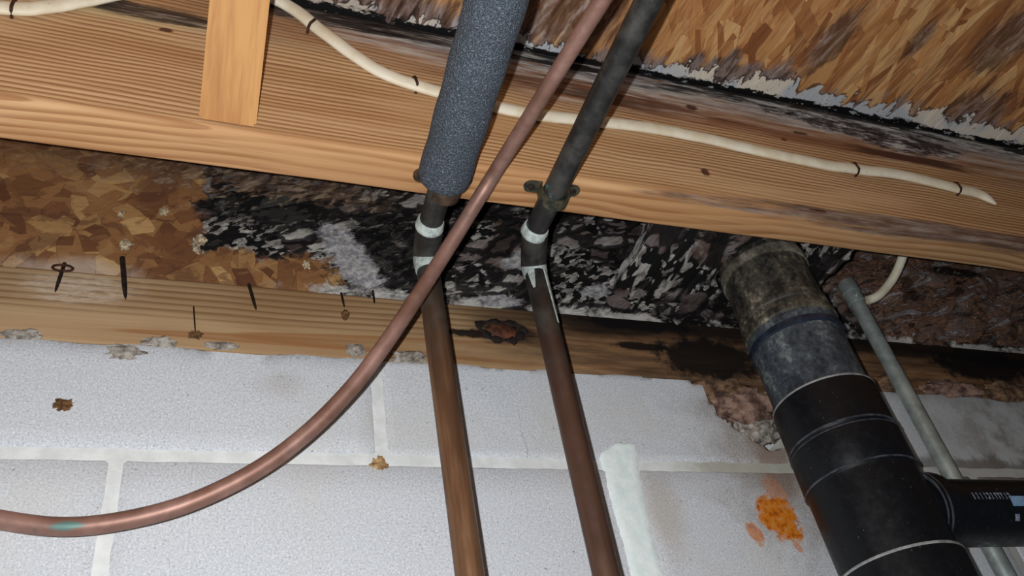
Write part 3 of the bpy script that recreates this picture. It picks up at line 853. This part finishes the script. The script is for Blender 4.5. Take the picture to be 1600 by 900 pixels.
# wood strands pressed into both boards: shared flake meshes, each strand its own part
def flake(seed):
    r = random.Random(seed)
    n = r.choice((5, 6, 6, 7))
    L, w = 0.5, 0.5
    top = []
    pts = [(-L, -w * r.uniform(0.5, 1)), (-L * r.uniform(0.1, 0.6), -w), (L * r.uniform(0.3, 0.8), -w * r.uniform(0.8, 1)), (L, -w * r.uniform(0.1, 0.7)),
           (L * r.uniform(0.75, 1), w * r.uniform(0.5, 1)), (L * r.uniform(-0.3, 0.4), w), (-L * r.uniform(0.7, 1), w * r.uniform(0.5, 1))]
    if n == 5: pts = [pts[0], pts[2], pts[3], pts[5], pts[6]]
    elif n == 6: pts = pts[:1] + pts[2:]
    bm = bmesh.new()
    t = [bm.verts.new((x, y, 1.0)) for x, y in pts]
    b = [bm.verts.new((x * 1.01, y * 1.03, -1.0)) for x, y in pts]
    bm.faces.new(t)
    for k in range(len(pts)):
        k2 = (k + 1) % len(pts); bm.faces.new((t[k], b[k], b[k2], t[k2]))
    bm.normal_update()
    bmesh.ops.recalc_face_normals(bm, faces=bm.faces[:])
    me = bpy.data.meshes.new('strand'); bm.to_mesh(me); bm.free()
    return me
def strand_sets(mat, n, s0):
    out = []
    for k in range(n):
        me = flake(s0 + k); me.materials.append(mat); out.append(me)
    return out
CEILF, RIMF = strand_sets(MSFS, 9, 100), strand_sets(MRS, 9, 300)

def place(me, parent, M):
    o = bpy.data.objects.new('wood_strand', me)
    COL.objects.link(o); o.parent = parent
    o.matrix_local = M
r = random.Random(21)
cnt = 0
while cnt < 298:                                   # overhead, only where the frame sees it
    px = (r.uniform(560, 1720), r.uniform(-90, 240))
    if px[1] > -85.5 + 0.199 * px[0] + 12: continue
    p = on_z(px, J_TOP)
    L, w = r.uniform(0.035, 0.10), r.uniform(0.005, 0.019)
    if p.y + L * 0.45 > J_F: p.y = J_F - L * 0.45
    ang = math.radians(90 + r.gauss(-6, 17))
    M = Matrix.Translation(Vector((p.x, p.y, Z0 + J_TOP - 0.0003 - 0.0014 * r.random()))) @ Matrix.Rotation(ang, 4, 'Z') @ Matrix.Rotation(math.pi + r.gauss(0, 0.012), 4, 'X') @ Matrix.Rotation(r.gauss(0, 0.008), 4, 'Y') @ Matrix.Diagonal((L, w, 0.0004, 1))
    place(r.choice(CEILF), ceil, M); cnt += 1
cnt = 0
while cnt < 296:                                   # on the rim board
    px = (r.uniform(-70, 1680), r.uniform(210, 560))
    if not (195 + 0.1305 * px[0] < px[1] < 434 + 0.08 * px[0]): continue
    p = on_y(px, RIM_Y)
    rotten = px[0] > 540 or (px[0] > 310 and px[1] < 400)
    L, w = (r.uniform(0.018, 0.05), r.uniform(0.006, 0.014)) if rotten else (r.uniform(0.02, 0.05), r.uniform(0.012, 0.024))
    ang = math.radians(r.gauss(35, 28)) if rotten else math.radians(r.uniform(-90, 90))
    hgt = (SILL_T + L * 0.30)
    if p.z < hgt: p.z = hgt
    if rotten and r.random() < 0.25: continue
    Mx = Matrix.Rotation(math.radians(90), 4, 'X')                     # face the room: local z -> -y
    tilt = 0.10 if rotten else 0.015
    M = Matrix.Translation(Vector((p.x, -0.0006 - 0.0016 * r.random() - (0.0015 * r.random() if rotten else 0), p.z - SILL_T))) @ Mx @ Matrix.Rotation(ang, 4, 'Z') @ Matrix.Rotation(r.gauss(0, tilt), 4, 'X') @ Matrix.Rotation(r.gauss(0, tilt), 4, 'Y') @ Matrix.Diagonal((L, w, 0.0005, 1))
    place(r.choice(RIMF), rim, M); cnt += 1

# the joist
joist = obj('floor_joist', board_bm(X0, X1, J_F, J_B, J_BOT, J_TOP - 0.0005, 0.0035, 9, 0.0007, 120), MJ)
smooth(joist)
tag(joist, 'long tan pine floor joist crossing under the subfloor, water-stained along its top', 'joist')

# ---------------------------------------------------------------- bridging strut
pl, pr = on_y((310, 190), J_F), on_y((400, 197), J_F)
def strut():
    ang = math.radians(31)
    dr = Vector((0, -math.cos(ang), math.sin(ang))); nn = Vector((0, math.sin(ang), math.cos(ang)))
    o = Vector((pl.x, J_F - 0.0005, J_BOT + 0.006)); wv = Vector((pr.x - pl.x, 0, 0))
    L = 0.31; th = 0.022
    bm = bmesh.new()
    lo = [o, o + wv, o + wv + dr * L, o + dr * L]
    # the foot is cut to sit flat against the joist
    up = [o + Vector((0, 0, th / math.cos(ang))), o + wv + Vector((0, 0, th / math.cos(ang))), o + wv + dr * L + nn * th, o + dr * L + nn * th]
    a = [bm.verts.new(W(p)) for p in lo]; b = [bm.verts.new(W(p)) for p in up]
    bm.faces.new(a); bm.faces.new(b[::-1])
    for k in range(4): bm.faces.new((a[k], b[k], b[(k + 1) % 4], a[(k + 1) % 4]))
    bmesh.ops.recalc_face_normals(bm, faces=bm.faces[:])
    bmesh.ops.bevel(bm, geom=bm.edges[:], offset=0.0016, segments=2, affect='EDGES')
    return bm
tag(smooth(obj('bridging_strut', strut(), MST)), 'short orange fir bridging strut rising from the joist at upper left', 'strut')

# ---------------------------------------------------------------- copper water pipes
PR = 0.0098
def water_pipe(name, label, riser_px, ring_lo, ring_hi, run_px, y0, zrun, rise=0.0):
    """riser up the wall, tight elbow with two soldered rings, run under the joist."""
    lo = on_y(ring_lo, y0)
    bot = on_y(riser_px, y0)
    hi_ = on_z(ring_hi, zrun + rise)
    far = on_z(run_px, zrun)
    t = empty(name, W((bot.x, y0, bot.z - 0.12)))
    d = (lo - bot).normalized()
    e = (far - hi_).normalized()
    p0 = bot - d * 0.12
    smooth(part('riser', sweep([W(p0 + (lo - p0) * k / 12) for k in range(13)], PR, 32), MCP, t))
    corner = Vector((lo.x * 0.5 + hi_.x * 0.5, y0, hi_.z))
    pts = []
    for k in range(15):
        s = k / 14
        pts.append(W(lo * (1 - s) ** 2 + (lo + d * max(0.004, (hi_.z - lo.z))) * 2 * s * (1 - s) + hi_ * s * s))
    smooth(part('elbow', sweep(pts, PR + 0.0018, 32), MCP, t))
    run_end = far + e * 0.45
    smooth(part('run', sweep([W(hi_.lerp(run_end, k / 12)) for k in range(13)], PR, 32), MCP, t))
    def ring(name, c, ax, l0, l1, r0):
        path = [W(c + ax * (l0 + (l1 - l0) * k / 6)) for k in range(7)]
        rr = [r0 - 0.001, r0 + 0.0004, r0 + 0.0007, r0 + 0.0004, r0 + 0.0002, r0, r0 - 0.0008]
        o = smooth(part(name, sweep(path, rr, 28), MSOL, t), 60); o['label'] = 'pale crusted solder ring'
        return o
    ring('solder_ring', lo, -d, -0.003, 0.017 if lo.x < 0.25 else 0.011, PR + 0.0012)
    ring('solder_ring', hi_, e, -0.006, 0.005, PR + 0.0016)
    tag(t, label, 'pipe')
    return t, lo, hi_, d, e, far
ya = -0.072
p1 = water_pipe('copper_water_pipe', 'dark copper water pipe rising on the left into the grey foam sleeve', (735, 905), (666, 402), (672, 350), (727, 165), ya, 0.4985)
p2 = water_pipe('copper_water_pipe', 'bare dark copper water pipe on the right, elbowed under the joist', (949, 905), (834, 416), (836, 360), (925, 180), ya, 0.5035)
# runs of pale flux down the right pipe below its ring
t2, lo2, hi2, d2, e2, far2 = p2
def drip(a0, a1, L, rad=PR + 0.0006):
    bm = bmesh.new(); g = []
    rows = 12
    for j in range(rows + 1):
        s = j / rows
        row = []
        mid = (a0 + a1) / 2
        for i in range(7):
            f = i / 6
            w = 1 - 0.75 * s ** 1.5
            q = mid + (a0 + (a1 - a0) * f - mid) * w + 0.05 * mnoise.noise(Vector((s * 9, f * 2, 1)))
            rr = rad if 0 < i < 6 else rad - 0.001
            row.append(bm.verts.new(W(lo2 - d2 * (0.008 + L * s) + Vector((math.cos(q) * rr, math.sin(q) * rr, 0)))))
        g.append(row)
    for j in range(rows):
        for i in range(6): bm.faces.new((g[j][i], g[j][i + 1], g[j + 1][i + 1], g[j + 1][i]))
    bmesh.ops.recalc_face_normals(bm, faces=bm.faces[:])
    return bm
smooth(part('flux_run', drip(-1.25, -0.35, 0.062), MSOL, t2))
smooth(part('flux_run', drip(-2.9, -2.0, 0.024), MSOL, t2))

# straps
def strap(label, c, ex, half, rad, mat, ear=0.007):
    """two-eared strap: a hoop round the pipe and a flat rounded ear with a nail head on each side."""
    t = empty('pipe_strap', W((c.x, c.y, J_BOT)))
    wid = 0.0055
    bm = bmesh.new()
    # hoop below the pipe
    n = 16; path = []
    for k in range(n + 1):
        q = math.pi + math.pi * k / n
        path.append((rad * math.cos(q), c.z - J_BOT + rad * math.sin(q)))
    path = [(-rad, -0.0012)] + path + [(rad, -0.0012)]
    rows = []
    for (u, v) in path:
        nrm = Vector((u, 0, v - (c.z - J_BOT))).normalized() * 0.0011
        rows.append([bm.verts.new(Vector((u, s * wid, v)) + nrm * o) for s, o in ((-1, 0), (1, 0), (1, 1), (-1, 1))])
    for a, b in zip(rows, rows[1:]):
        for k in range(4): bm.faces.new((a[k], a[(k + 1) % 4], b[(k + 1) % 4], b[k]))
    bm.faces.new(rows[0]); bm.faces.new(rows[-1])
    bmesh.ops.recalc_face_normals(bm, faces=bm.faces[:])
    h = obj('hoop', bm, mat, t); smooth(h)
    for s in (-1, 1):
        bm = bmesh.new()
        prof = [(s * (rad - 0.001), -ear), (s * (half - ear), -ear)] + [(s * (half - ear + ear * math.sin(q)), -ear * math.cos(q)) for q in [math.pi * k / 10 for k in range(1, 10)]] + [(s * (half - ear), ear), (s * (rad - 0.001), ear)]
        top = [bm.verts.new((x, y, -0.0002)) for x, y in prof]; bot = [bm.verts.new((x, y, -0.0022)) for x, y in prof]
        bm.faces.new(top); bm.faces.new(bot[::-1])
        for k in range(len(prof)):
            bm.faces.new((top[k], bot[k], bot[(k + 1) % len(prof)], top[(k + 1) % len(prof)]))
        bmesh.ops.recalc_face_normals(bm, faces=bm.faces[:])
        e = obj('ear', bm, mat, t)
        obj('nail_head', lathe([(0.0030, -0.0018), (0.0030, -0.0030), (0.0018, -0.0036)], (s * (half - ear * 1.05), 0, 0), 16), MNAIL, e)
    t.rotation_euler = (0, 0, ex)
    tag(t, label, 'pipe strap')
    return t
s1 = on_z((692, 276), J_BOT); s2 = on_z((862, 293), J_BOT)
strap('tarnished pipe strap on the joist at the end of the grey foam sleeve', Vector((s1.x, max(min(s1.y, J_B - 0.009), J_F + 0.009), 0.4985)), -0.04, 0.0245, 0.0118, MSTRAP)
strap('green-crusted pipe strap holding the bare copper pipe under the joist', Vector((s2.x, max(min(s2.y, J_B - 0.009), J_F + 0.009), 0.5035)), -0.04, 0.0250, 0.0112, MSTRAP2, 0.006)

# foam sleeve round the left pipe
t1, lo1, hi1, d1, e1, far1 = p1
fs = on_z((684, 281), 0.4985)
k0 = (fs - hi1).dot(e1)
def foam():
    bm = bmesh.new()
    path, rad = [], []
    n = 60; r0 = 0.0205
    # closed profile: outside, then the cut end with its bore
    prof = [(0.0, 0.0105), (0.0, 0.0150), (0.0008, 0.0188), (0.003, 0.0200)] + [(0.003 + 0.40 * k / n, r0 + 0.0004 * math.sin(k * 0.9)) for k in range(1, n + 1)] + [(0.403, 0.0105)]
    up = Vector((0, 0, 1)); seg = 40
    B = e1.cross(up).normalized(); N = B.cross(e1).normalized()
    rings = []
    for h, rr in prof:
        c = hi1 + e1 * (k0 + h)
        ring = []
        for k in range(seg):
            q = 2 * math.pi * k / seg
            dv = N * math.sin(q) + B * math.cos(q)
            p = c + dv * (rr * (1 + 0.012 * mnoise.noise(Vector((q * 2, h * 40, 0)))))
            if p.y > J_F - 0.002 and p.z > J_BOT - 0.0004: p.z = J_BOT - 0.0004       # squashed flat under the joist
            ring.append(bm.verts.new(W(p)))
        rings.append(ring)
    for a, b in zip(rings, rings[1:]):
        for k in range(seg): bm.faces.new((a[k], a[(k + 1) % seg], b[(k + 1) % seg], b[k]))
    for k in range(seg): bm.faces.new((rings[-1][k], rings[-1][(k + 1) % seg], rings[0][(k + 1) % seg], rings[0][k]))
    bmesh.ops.recalc_face_normals(bm, faces=bm.faces[:])
    return bm
tag(smooth(obj('pipe_insulation', foam(), MFO), 50), 'dark grey foam insulation sleeve around the left pipe', 'pipe insulation')

# soft copper tube that sweeps across
TP = [on_y((-230, 748), -0.028), on_y((-110, 788), -0.030), on_y((0, 812), -0.032), on_y((100, 823), -0.036), on_y((200, 812), -0.040), on_y((300, 784), -0.046), on_y((400, 735), -0.055),
      on_y((480, 676), -0.066), on_y((550, 605), -0.080), on_y((605, 533), -0.095), on_y((650, 466), -0.108), on_y((700, 388), -0.124),
      on_z((765, 283), 0.5035), on_z((820, 195), 0.5030), on_z((880, 98), 0.5015), on_z((940, 2), 0.4995), on_z((1010, -110), 0.497), on_z((1120, -300), 0.49)]
tag(smooth(obj('soft_copper_tube', sweep(catmull([W(p) for p in TP], 10), 0.0060, 24), MCT)), 'thin bare copper tube curving diagonally in front of both pipes', 'tube')

# ---------------------------------------------------------------- drain stack
SX, SY = 0.553, -0.062
def zfront(px, r):
    d = ray(px)
    hd = math.hypot(SX, SY + D) - r
    return d[2] / math.hypot(d[0], d[1]) * hd
stack = empty('drain_stack', W((SX, SY, 0.02)))
tag(stack, 'thick black plastic drain stack with branch tee in front of the wall', 'drain pipe')
def sl(name, prof, mat, seg=72):
    bm = lathe([(r_, h) for r_, h in prof], (0, 0, 0), seg)
    bmesh.ops.translate(bm, verts=bm.verts[:], vec=Vector((0, 0, -0.02)))
    return smooth(obj(name, bm, mat, stack), 35)
zA = zfront((1192, 384), 0.046); zA2 = zfront((1184, 398), 0.045)
zB1, zB2, zB3 = zfront((1230, 446), 0.046), zfront((1232, 459), 0.046), zfront((1236, 473), 0.046)
zC, zC2 = zfront((1240, 481), 0.047), zfront((1240, 503), 0.047)
zD = zfront((1290, 588), 0.049)
zE = zfront((1335, 652), 0.050); zF = zfront((1350, 722), 0.051); zG = zfront((1425, 850), 0.051)
sl('upper_pipe', [(0.0430, zB2), (0.0430, zA2 - 0.001), (0.0432, J_TOP - 0.001)], MAD)
sl('upper_collar', [(0.0425, zA2), (0.0452, zA2 + 0.0006), (0.0456, zA2 + 0.004), (0.0450, zA + 0.004), (0.0425, zA + 0.006)], MADL)
sl('band', [(0.0425, zB1), (0.0450, zB1 - 0.001), (0.0452, zB2 + 0.002), (0.0438, zB2), (0.0440, zB3 + 0.004), (0.0465, zB3 + 0.002), (0.0468, zB3 - 0.004), (0.0440, zC)], MAD)
sl('sleeve', [(0.0440, zC + 0.002), (0.0455, zC), (0.0456, zC2 + 0.006), (0.0443, zC2), (0.0443, zD)], MAG)
o = sl('rubber_ring', [(0.0445, zC2 + 0.007), (0.0464, zC2 + 0.006), (0.0464, zC2 + 0.0005), (0.0445, zC2 - 0.001)], MBLUE)
sl('hub', [(0.0440, zD + 0.0005), (0.0478, zD + 0.0005), (0.0482, zD - 0.002), (0.0484, zE + 0.004), (0.0470, zE + 0.002), (0.0470, zE), (0.0490, zE - 0.002), (0.0494, zF + 0.004), (0.0480, zF + 0.001), (0.0480, zF - 0.001), (0.0478, zG + 0.001)], MA)
o = sl('hub_rim', [(0.0470, zD + 0.0004), (0.0482, zD + 0.0012), (0.0484, zD + 0.0002), (0.0478, zD - 0.0010)], MSEAM); o['label'] = 'scuffed pale rim of the hub'
for zz, rr in ((zE - 0.0015, 0.0486), (zE + 0.0035, 0.0482), (zF + 0.0035, 0.0490)):
    sl('seam', [(rr, zz + 0.0010), (rr + 0.0010, zz), (rr, zz - 0.0010)], MSEAMD)
sl('lower_hub', [(0.0470, zG), (0.0505, zG - 0.0005), (0.0508, zG - 0.003), (0.0508, zG - 0.06), (0.0445, zG - 0.064), (0.0445, 0.02)], MA)
o = sl('hub_rim', [(0.0480, zG + 0.001), (0.0508, zG + 0.0008), (0.0512, zG - 0.0004), (0.0506, zG - 0.0014)], MSEAM); o['label'] = 'scuffed pale rim of the lower hub'
# scrap of strand board the stack passes through
def collar_board():
    zt = zA + 0.006; seg = 72; n = 10
    cxx, cyy = SX, SY
    bm = bmesh.new()
    def outer(q):
        c_, s_ = math.cos(q), math.sin(q)
        hx = 0.150 if c_ < 0 else 0.088
        hy0, hy1 = (J_B + 0.001 - cyy), (RIM_Y - 0.002 - cyy)
        k = min(hx / max(abs(c_), 1e-6), (hy1 if s_ > 0 else -hy0) / max(abs(s_), 1e-6))
        return k
    rings = []
    for i in range(n + 1):
        f = i / n; ring = []
        for k in range(seg):
            q = 2 * math.pi * k / seg
            r0 = 0.0485 + 0.0025 * mnoise.noise(Vector((math.cos(q) * 3, math.sin(q) * 3, 2)))
            r1 = max(outer(q), r0 + 0.002)
            rr = r0 + (r1 - r0) * f
            x_, y_ = cxx + rr * math.cos(q), cyy + rr * math.sin(q)
            if abs(math.cos(q)) * r1 > 0.08 and f > 0.5: x_ += 0.014 * (f - 0.5) * mnoise.noise(Vector((y_ * 90, x_ * 3, 7)))
            z_ = zt + 0.0035 * mnoise.fractal(Vector((x_ * 45, y_ * 45, 3)), 0.8, 2.0, 4)
            ring.append((x_, y_, z_))
        rings.append(ring)
    lo = [[bm.verts.new(W(p)) for p in ring] for ring in rings]
    hi = [[bm.verts.new(W((p[0], p[1], zt + 0.013))) for p in ring] for ring in (rings[0], rings[-1])]
    for a, b in zip(lo, lo[1:]):
        for k in range(seg): bm.faces.new((a[k], b[k], b[(k + 1) % seg], a[(k + 1) % seg]))
    for a, b in ((lo[0], hi[0]), (lo[-1], hi[1]), (hi[0], hi[1])):
        for k in range(seg): bm.faces.new((a[k], b[k], b[(k + 1) % seg], a[(k + 1) % seg]))
    bmesh.ops.recalc_face_normals(bm, faces=bm.faces[:])
    return bm
tag(smooth(obj('rotten_board', collar_board(), MR), 60), 'mould-eaten strand board scrap around the top of the drain stack', 'board')
# branch to the right
br = on_y((1500, 801), SY)
bz = br.z - 0.02
bxr = on_y((1487, 801), SY - 0.03).x - SX
def xl_(name, prof, mat, parent=stack):
    return smooth(obj(name, lathe(prof, (0, 0, bz), 56, 'X'), mat, parent), 35)
xl_('branch_hub', [(0.030, 0.030), (0.0305, 0.050), (0.0345, 0.062), (0.0348, bxr - 0.004), (0.0340, bxr), (0.0290, bxr + 0.0005)], MA)
o = xl_('branch_rim', [(0.0330, bxr - 0.001), (0.0352, bxr - 0.0006), (0.0350, bxr + 0.0012), (0.0320, bxr + 0.0018)], MSEAMD)
bp = xl_('branch_pipe', [(0.0290, 0.040), (0.0290, 0.55)], MA)
# faint, unreadable print and a blue stamp along the branch
def patch(x0, x1, q0, q1, mat, name):
    bm = bmesh.new(); g = []
    for i in range(3):
        x = x0 + (x1 - x0) * i / 2
        g.append([bm.verts.new((x, -0.02915 * math.cos(q), bz - 0.02915 * math.sin(q))) for q in [q0 + (q1 - q0) * k / 4 for k in range(5)]])
    for a, b in zip(g, g[1:]):
        for k in range(4): bm.faces.new((a[k], b[k], b[k + 1], a[k + 1]))
    bmesh.ops.recalc_face_normals(bm, faces=bm.faces[:])
    # a stamp has a hair of thickness
    ex = bmesh.ops.extrude_face_region(bm, geom=bm.faces[:])
    for v in [e for e in ex['geom'] if isinstance(e, bmesh.types.BMVert)]:
        c = Vector((v.co.x, 0, bz)); v.co = c + (v.co - c) * 1.006
    bmesh.ops.recalc_face_normals(bm, faces=bm.faces[:])
    return obj(name, bm, mat, bp)
def bxq(px):                       # pixel on the branch surface -> (x, angle below horizontal)
    d = ray(px); o = np.array([0, -D, 0.0]); C = np.array([0, SY, bz + 0.02])
    dy, dz = d[1], d[2]; oy, oz = o[1] - C[1], o[2] - C[2]
    A, Bq, Cc = dy * dy + dz * dz, 2 * (oy * dy + oz * dz), oy * oy + oz * oz - 0.029 ** 2
    t = (-Bq - math.sqrt(max(Bq * Bq - 4 * A * Cc, 0))) / (2 * A)
    p = o + d * t
    return p[0] - SX, math.atan2(-(p[2] - C[2]), -(p[1] - C[1]))
x = 1519
rp = random.Random(5)
while x < 1576:
    w = rp.uniform(2.6, 5.0)
    (xa, qa), (xb, qb) = bxq((x, 770)), bxq((x + w, 780))
    for (f0, f1, g0, g1) in rp.choice((((0, 0.35, 0, 1), (0.35, 1, 0, 0.3), (0.35, 1, 0.6, 0.85)), ((0, 1, 0, 0.3), (0.3, 0.65, 0.3, 1)), ((0, 0.3, 0, 1), (0.7, 1, 0, 1), (0.3, 0.7, 0.4, 0.6)), ((0, 1, 0, 0.28), (0, 0.35, 0.28, 1), (0.35, 1, 0.72, 1)))):
        patch(xa + (xb - xa) * f0, xa + (xb - xa) * f1, qa + (qb - qa) * g0, qa + (qb - qa) * g1, MPRINT, 'print_mark')
    x += w + 1.6
(xa, qa), (xb, qb) = bxq((1576, 775)), bxq((1660, 791))
patch(xa, xb, qa, qb, MLABEL, 'blue_stamp')
(xa, qa), (xb, qb) = bxq((1586, 803)), bxq((1593, 814))
patch(xa, xb, qa, qb, MPRINT, 'print_mark')

# ---------------------------------------------------------------- conduit and its cable
cb, ct = on_y((1575, 905), -0.016), on_y((1325, 448), -0.016)
cdt = empty('metal_conduit', W((cb.x, -0.016, cb.z - 0.15)))
cdir = (ct - cb).normalized()
smooth(part('tube', sweep([W(cb - cdir * 0.15), W(cb), W(ct)], 0.0085, 28), MCO, cdt))
cpath = [W(ct + cdir * h) for h in (-0.026, -0.0255, -0.014, -0.0135, -0.011, -0.0105, 0.003, 0.006)]
smooth(part('connector', sweep(cpath, [0.0085, 0.0100, 0.0100, 0.0093, 0.0093, 0.0104, 0.0104, 0.0094], 28), MCO, cdt), 30)
smooth(part('set_screw', sweep([W(ct - cdir * 0.019 + Vector((-0.004, -0.008, 0))), W(ct - cdir * 0.019 + Vector((-0.006, -0.0125, 0)))], 0.0024, 14), MCO, cdt))
tag(cdt, 'galvanised metal conduit standing against the wall right of the drain stack', 'conduit')

cc = [W(ct + Vector((0.004, 0.006, -0.02))), W(on_y((1352, 470), -0.006)), W(on_y((1372, 462), -0.012)), W(on_y((1392, 440), -0.022)), W(on_y((1406, 413), -0.036)), W(on_y((1416, 380), -0.050)), W(on_y((1420, 350), -0.062))]
tag(smooth(obj('electrical_cable', sweep(catmull(cc, 8), 0.0054, 16), MCA)), 'short cream cable curving up behind the joist beside the conduit', 'cable')

# ---------------------------------------------------------------- cable stapled along the joist
CP = [(-140, -10), (-60, 8), (0, 12), (50, 14), (101, 7), (152, -3), (220, -16), (300, -24), (370, -20), (425, -3), (462, 17), (510, 55), (560, 91), (600, 115), (648, 133), (700, 148), (760, 164), (830, 178), (900, 187),
      (970, 194), (1040, 204), (1120, 221), (1200, 239), (1280, 256), (1340, 265), (1400, 272), (1450, 283), (1496, 295), (1530, 303), (1556, 319)]
cpts = [on_y(p, J_F - 0.0041) for p in CP]
path = catmull([W(p) for p in cpts], 8)
for k, p in enumerate(path):
    s = k / len(path)
    p.y -= 0.0012 * abs(mnoise.noise(Vector((s * 30, 0, 0))))
tag(smooth(obj('electrical_cable', sweep(path, [0.0069] * (len(path) - 6) + [0.0064, 0.0058, 0.0050, 0.0040, 0.0029, 0.0018], 18, Vector((0, 1, 0)), 0.60), MCA)), 'long cream flat cable draped and stapled along the joist face', 'cable')
def staple(px, label, tilt=0.0):
    a = on_y(px, J_F - 0.0045); a.y = J_F
    t = 0.0106
    pts = [Vector((0, 0.006, -t * 0.62)), Vector((0, -0.006, -t * 0.60)), Vector((0, -0.0088, -t * 0.40)), Vector((0, -0.0088, t * 0.40)), Vector((0, -0.006, t * 0.60)), Vector((0, 0.006, t * 0.62))]
    bm = sweep(pts, 0.0013, 8)
    o = obj('cable_staple', bm, MRUST)
    o.location = W(a); o.rotation_euler = (0, tilt, 0)
    smooth(o); tag(o, label, 'staple', 'staples along the joist cable')
staple((21, 12), 'rusty staple over the cream cable at the far left edge', 0.05)
staple((648, 131), 'rusty staple over the cream cable left of the foam sleeve', -0.2)
staple((487, 40), 'rusty staple on the cream cable just right of the bridging strut', 0.5)
staple((1335, 264), 'rusty staple over the cream cable above the drain stack', -0.15)
staple((1494, 294), 'rusty staple nearest the torn right end of the cream cable', -0.15)

# ---------------------------------------------------------------- nails poking out at the foot of the rim
def nail(px0, px1, label, r=0.0015, y0=-0.002, y1=-0.006, head=None):
    a, b = W(on_y(px0, y0)), W(on_y(px1, y1))
    t = empty('bent_nail', a)
    path = [a + (b - a) * s for s in (-0.25, 0.0, 0.3, 0.6, 0.85, 1.0)]
    part('shank', sweep(path, [r, r, r, r * 0.95, r * 0.7, r * 0.2], 10), MNAIL, t)
    if head:
        q = [a + Vector((head * math.cos(k / 16 * 2 * math.pi), -0.001, head * 0.45 * math.sin(k / 16 * 2 * math.pi))) for k in range(17)]
        part('rust_ring', sweep(q, 0.0011, 6), MRUST, t)
    tag(t, label, 'nail', 'nails at the foot of the rim board')
nail((98, 420), (86, 456), 'dark nail tip with rust ring at the far left of the sill', head=0.0075)
nail((192, 415), (196, 467), 'longest dark nail hanging before the sill, second from left', 0.0021)
nail((391, 452), (400, 484), 'dark bent nail before the sill, below the black mould front')
nail((534, 462), (538, 480), 'small nail holding a tan cocoon on the sill', 0.0010)
nail((583, 458), (585, 474), 'small nail tip just left of the copper tube', 0.0010)
nail((303, 487), (305, 520), 'thin wire-like nail low on the left sill', 0.0006)
# debris
def lump(name, px, y, size, seed, mat, label, cat, rough=0.5, sub=3, freq=1.6, group=None):
    a = W(on_y(px, y))
    bm = lump_bm((0, 0, 0), size, seed, rough, sub, freq)
    o = obj(name, bm, mat); o.location = a
    smooth(o, 60); tag(o, label, cat, group); return o
lump('insect_cocoon', (539, 492), -0.002, (0.0034, 0.0028, 0.0052), 2, MMUD, 'tan cocoon stuck to the sill left of the copper tube', 'cocoon', 0.4)
lump('cobweb_clump', (305, 523), -0.001, (0.0050, 0.0016, 0.0032), 5, MMUD, 'small brown cobweb clump low on the left sill', 'cobweb', 0.9, 3, 2.5)
lump('mud_spot', (98, 632), -0.0005, (0.0058, 0.0022, 0.0038), 8, MMUD, 'dark brown mud spot on the top left block', 'mud', 0.9, 4, 2.2)
lump('mud_spot', (592, 726), 0.0005, (0.0052, 0.0018, 0.0050), 11, MTAN, 'tan mud spot on the bed joint left of the pipes', 'mud', 0.9, 4, 2.2)
for px, s, lab in (((36, 523), (0.014, 0.004, 0.004), 'grey mortar crumb under the sill at the far left'), ((250, 535), (0.011, 0.004, 0.005), 'pale mortar crumb under the sill below the cobweb clump'),
                   ((345, 541), (0.012, 0.003, 0.0035), 'flat grey mortar crumb under the sill, right of the cobweb clump'), ((556, 548), (0.008, 0.004, 0.006), 'white mortar crumb by the sill beside the copper tube'),
                   ((640, 558), (0.016, 0.004, 0.006), 'wide mortar crumb by the sill left of the left pipe'), ((195, 552), (0.013, 0.003, 0.007), 'grey mortar crumb in the chipped top of the left block')):
    lump('mortar_crumb', px, 0.0005, s, rng.random() * 40, MDEB, lab, 'mortar', 0.6, 3, 2.0, 'mortar crumbs along the sill')
# rotted fibre in the broken corner and on the right
for px, y, s, mat, lab in (((1118, 608), 0.016, (0.042, 0.014, 0.019), MFIB, 'brown rotted fibre in the broken block corner, upper clump'),
                           ((1160, 636), 0.014, (0.036, 0.016, 0.022), MFIBP, 'pinkish-brown rotted fibre against the drain stack, middle clump'),
                           ((1178, 676), 0.014, (0.026, 0.014, 0.014), MDEB, 'grey rubble in the broken corner beside the drain stack'),
                           ((1388, 604), 0.004, (0.026, 0.010, 0.011), MFIB, 'brown fibre scrap between drain stack and conduit'),
                           ((1480, 612), 0.004, (0.046, 0.012, 0.013), MFIBP, 'pinkish fibre scrap on the block top right of the conduit'),
                           ((1580, 618), 0.004, (0.050, 0.012, 0.014), MFIB, 'tan fibre scrap on the block top at the far right')):
    lump('insulation_scrap', px, y, s, rng.random() * 40, mat, lab, 'insulation', 0.42, 4, 1.5, 'rotted scraps along the sill')
# pale fungus tufts on the rim board
for k, (px, s) in enumerate((((197, 383), 0.0055), ((312, 376), 0.0055), ((190, 335), 0.003), ((256, 330), 0.004), ((479, 415), 0.004), ((306, 390), 0.004))):
    lump('fungus_tuft', px, RIM_Y - 0.003, (s * 0.8, 0.003, s), 3.3 * k + 1, MFLEECE,
         ['large pale fungus tuft on the brown rim board, right of the longest nail', 'pale fungus tuft at the edge of the black mould', 'tiny pale fungus tuft, topmost left on the rim board', 'small pale fungus tuft high on the rim board', 'pale fungus tuft above the bent nail', 'lower pale fungus tuft below the mould edge'][k], 'fungus', 0.9, 3, 2.4, 'fungus tufts on the rim board')
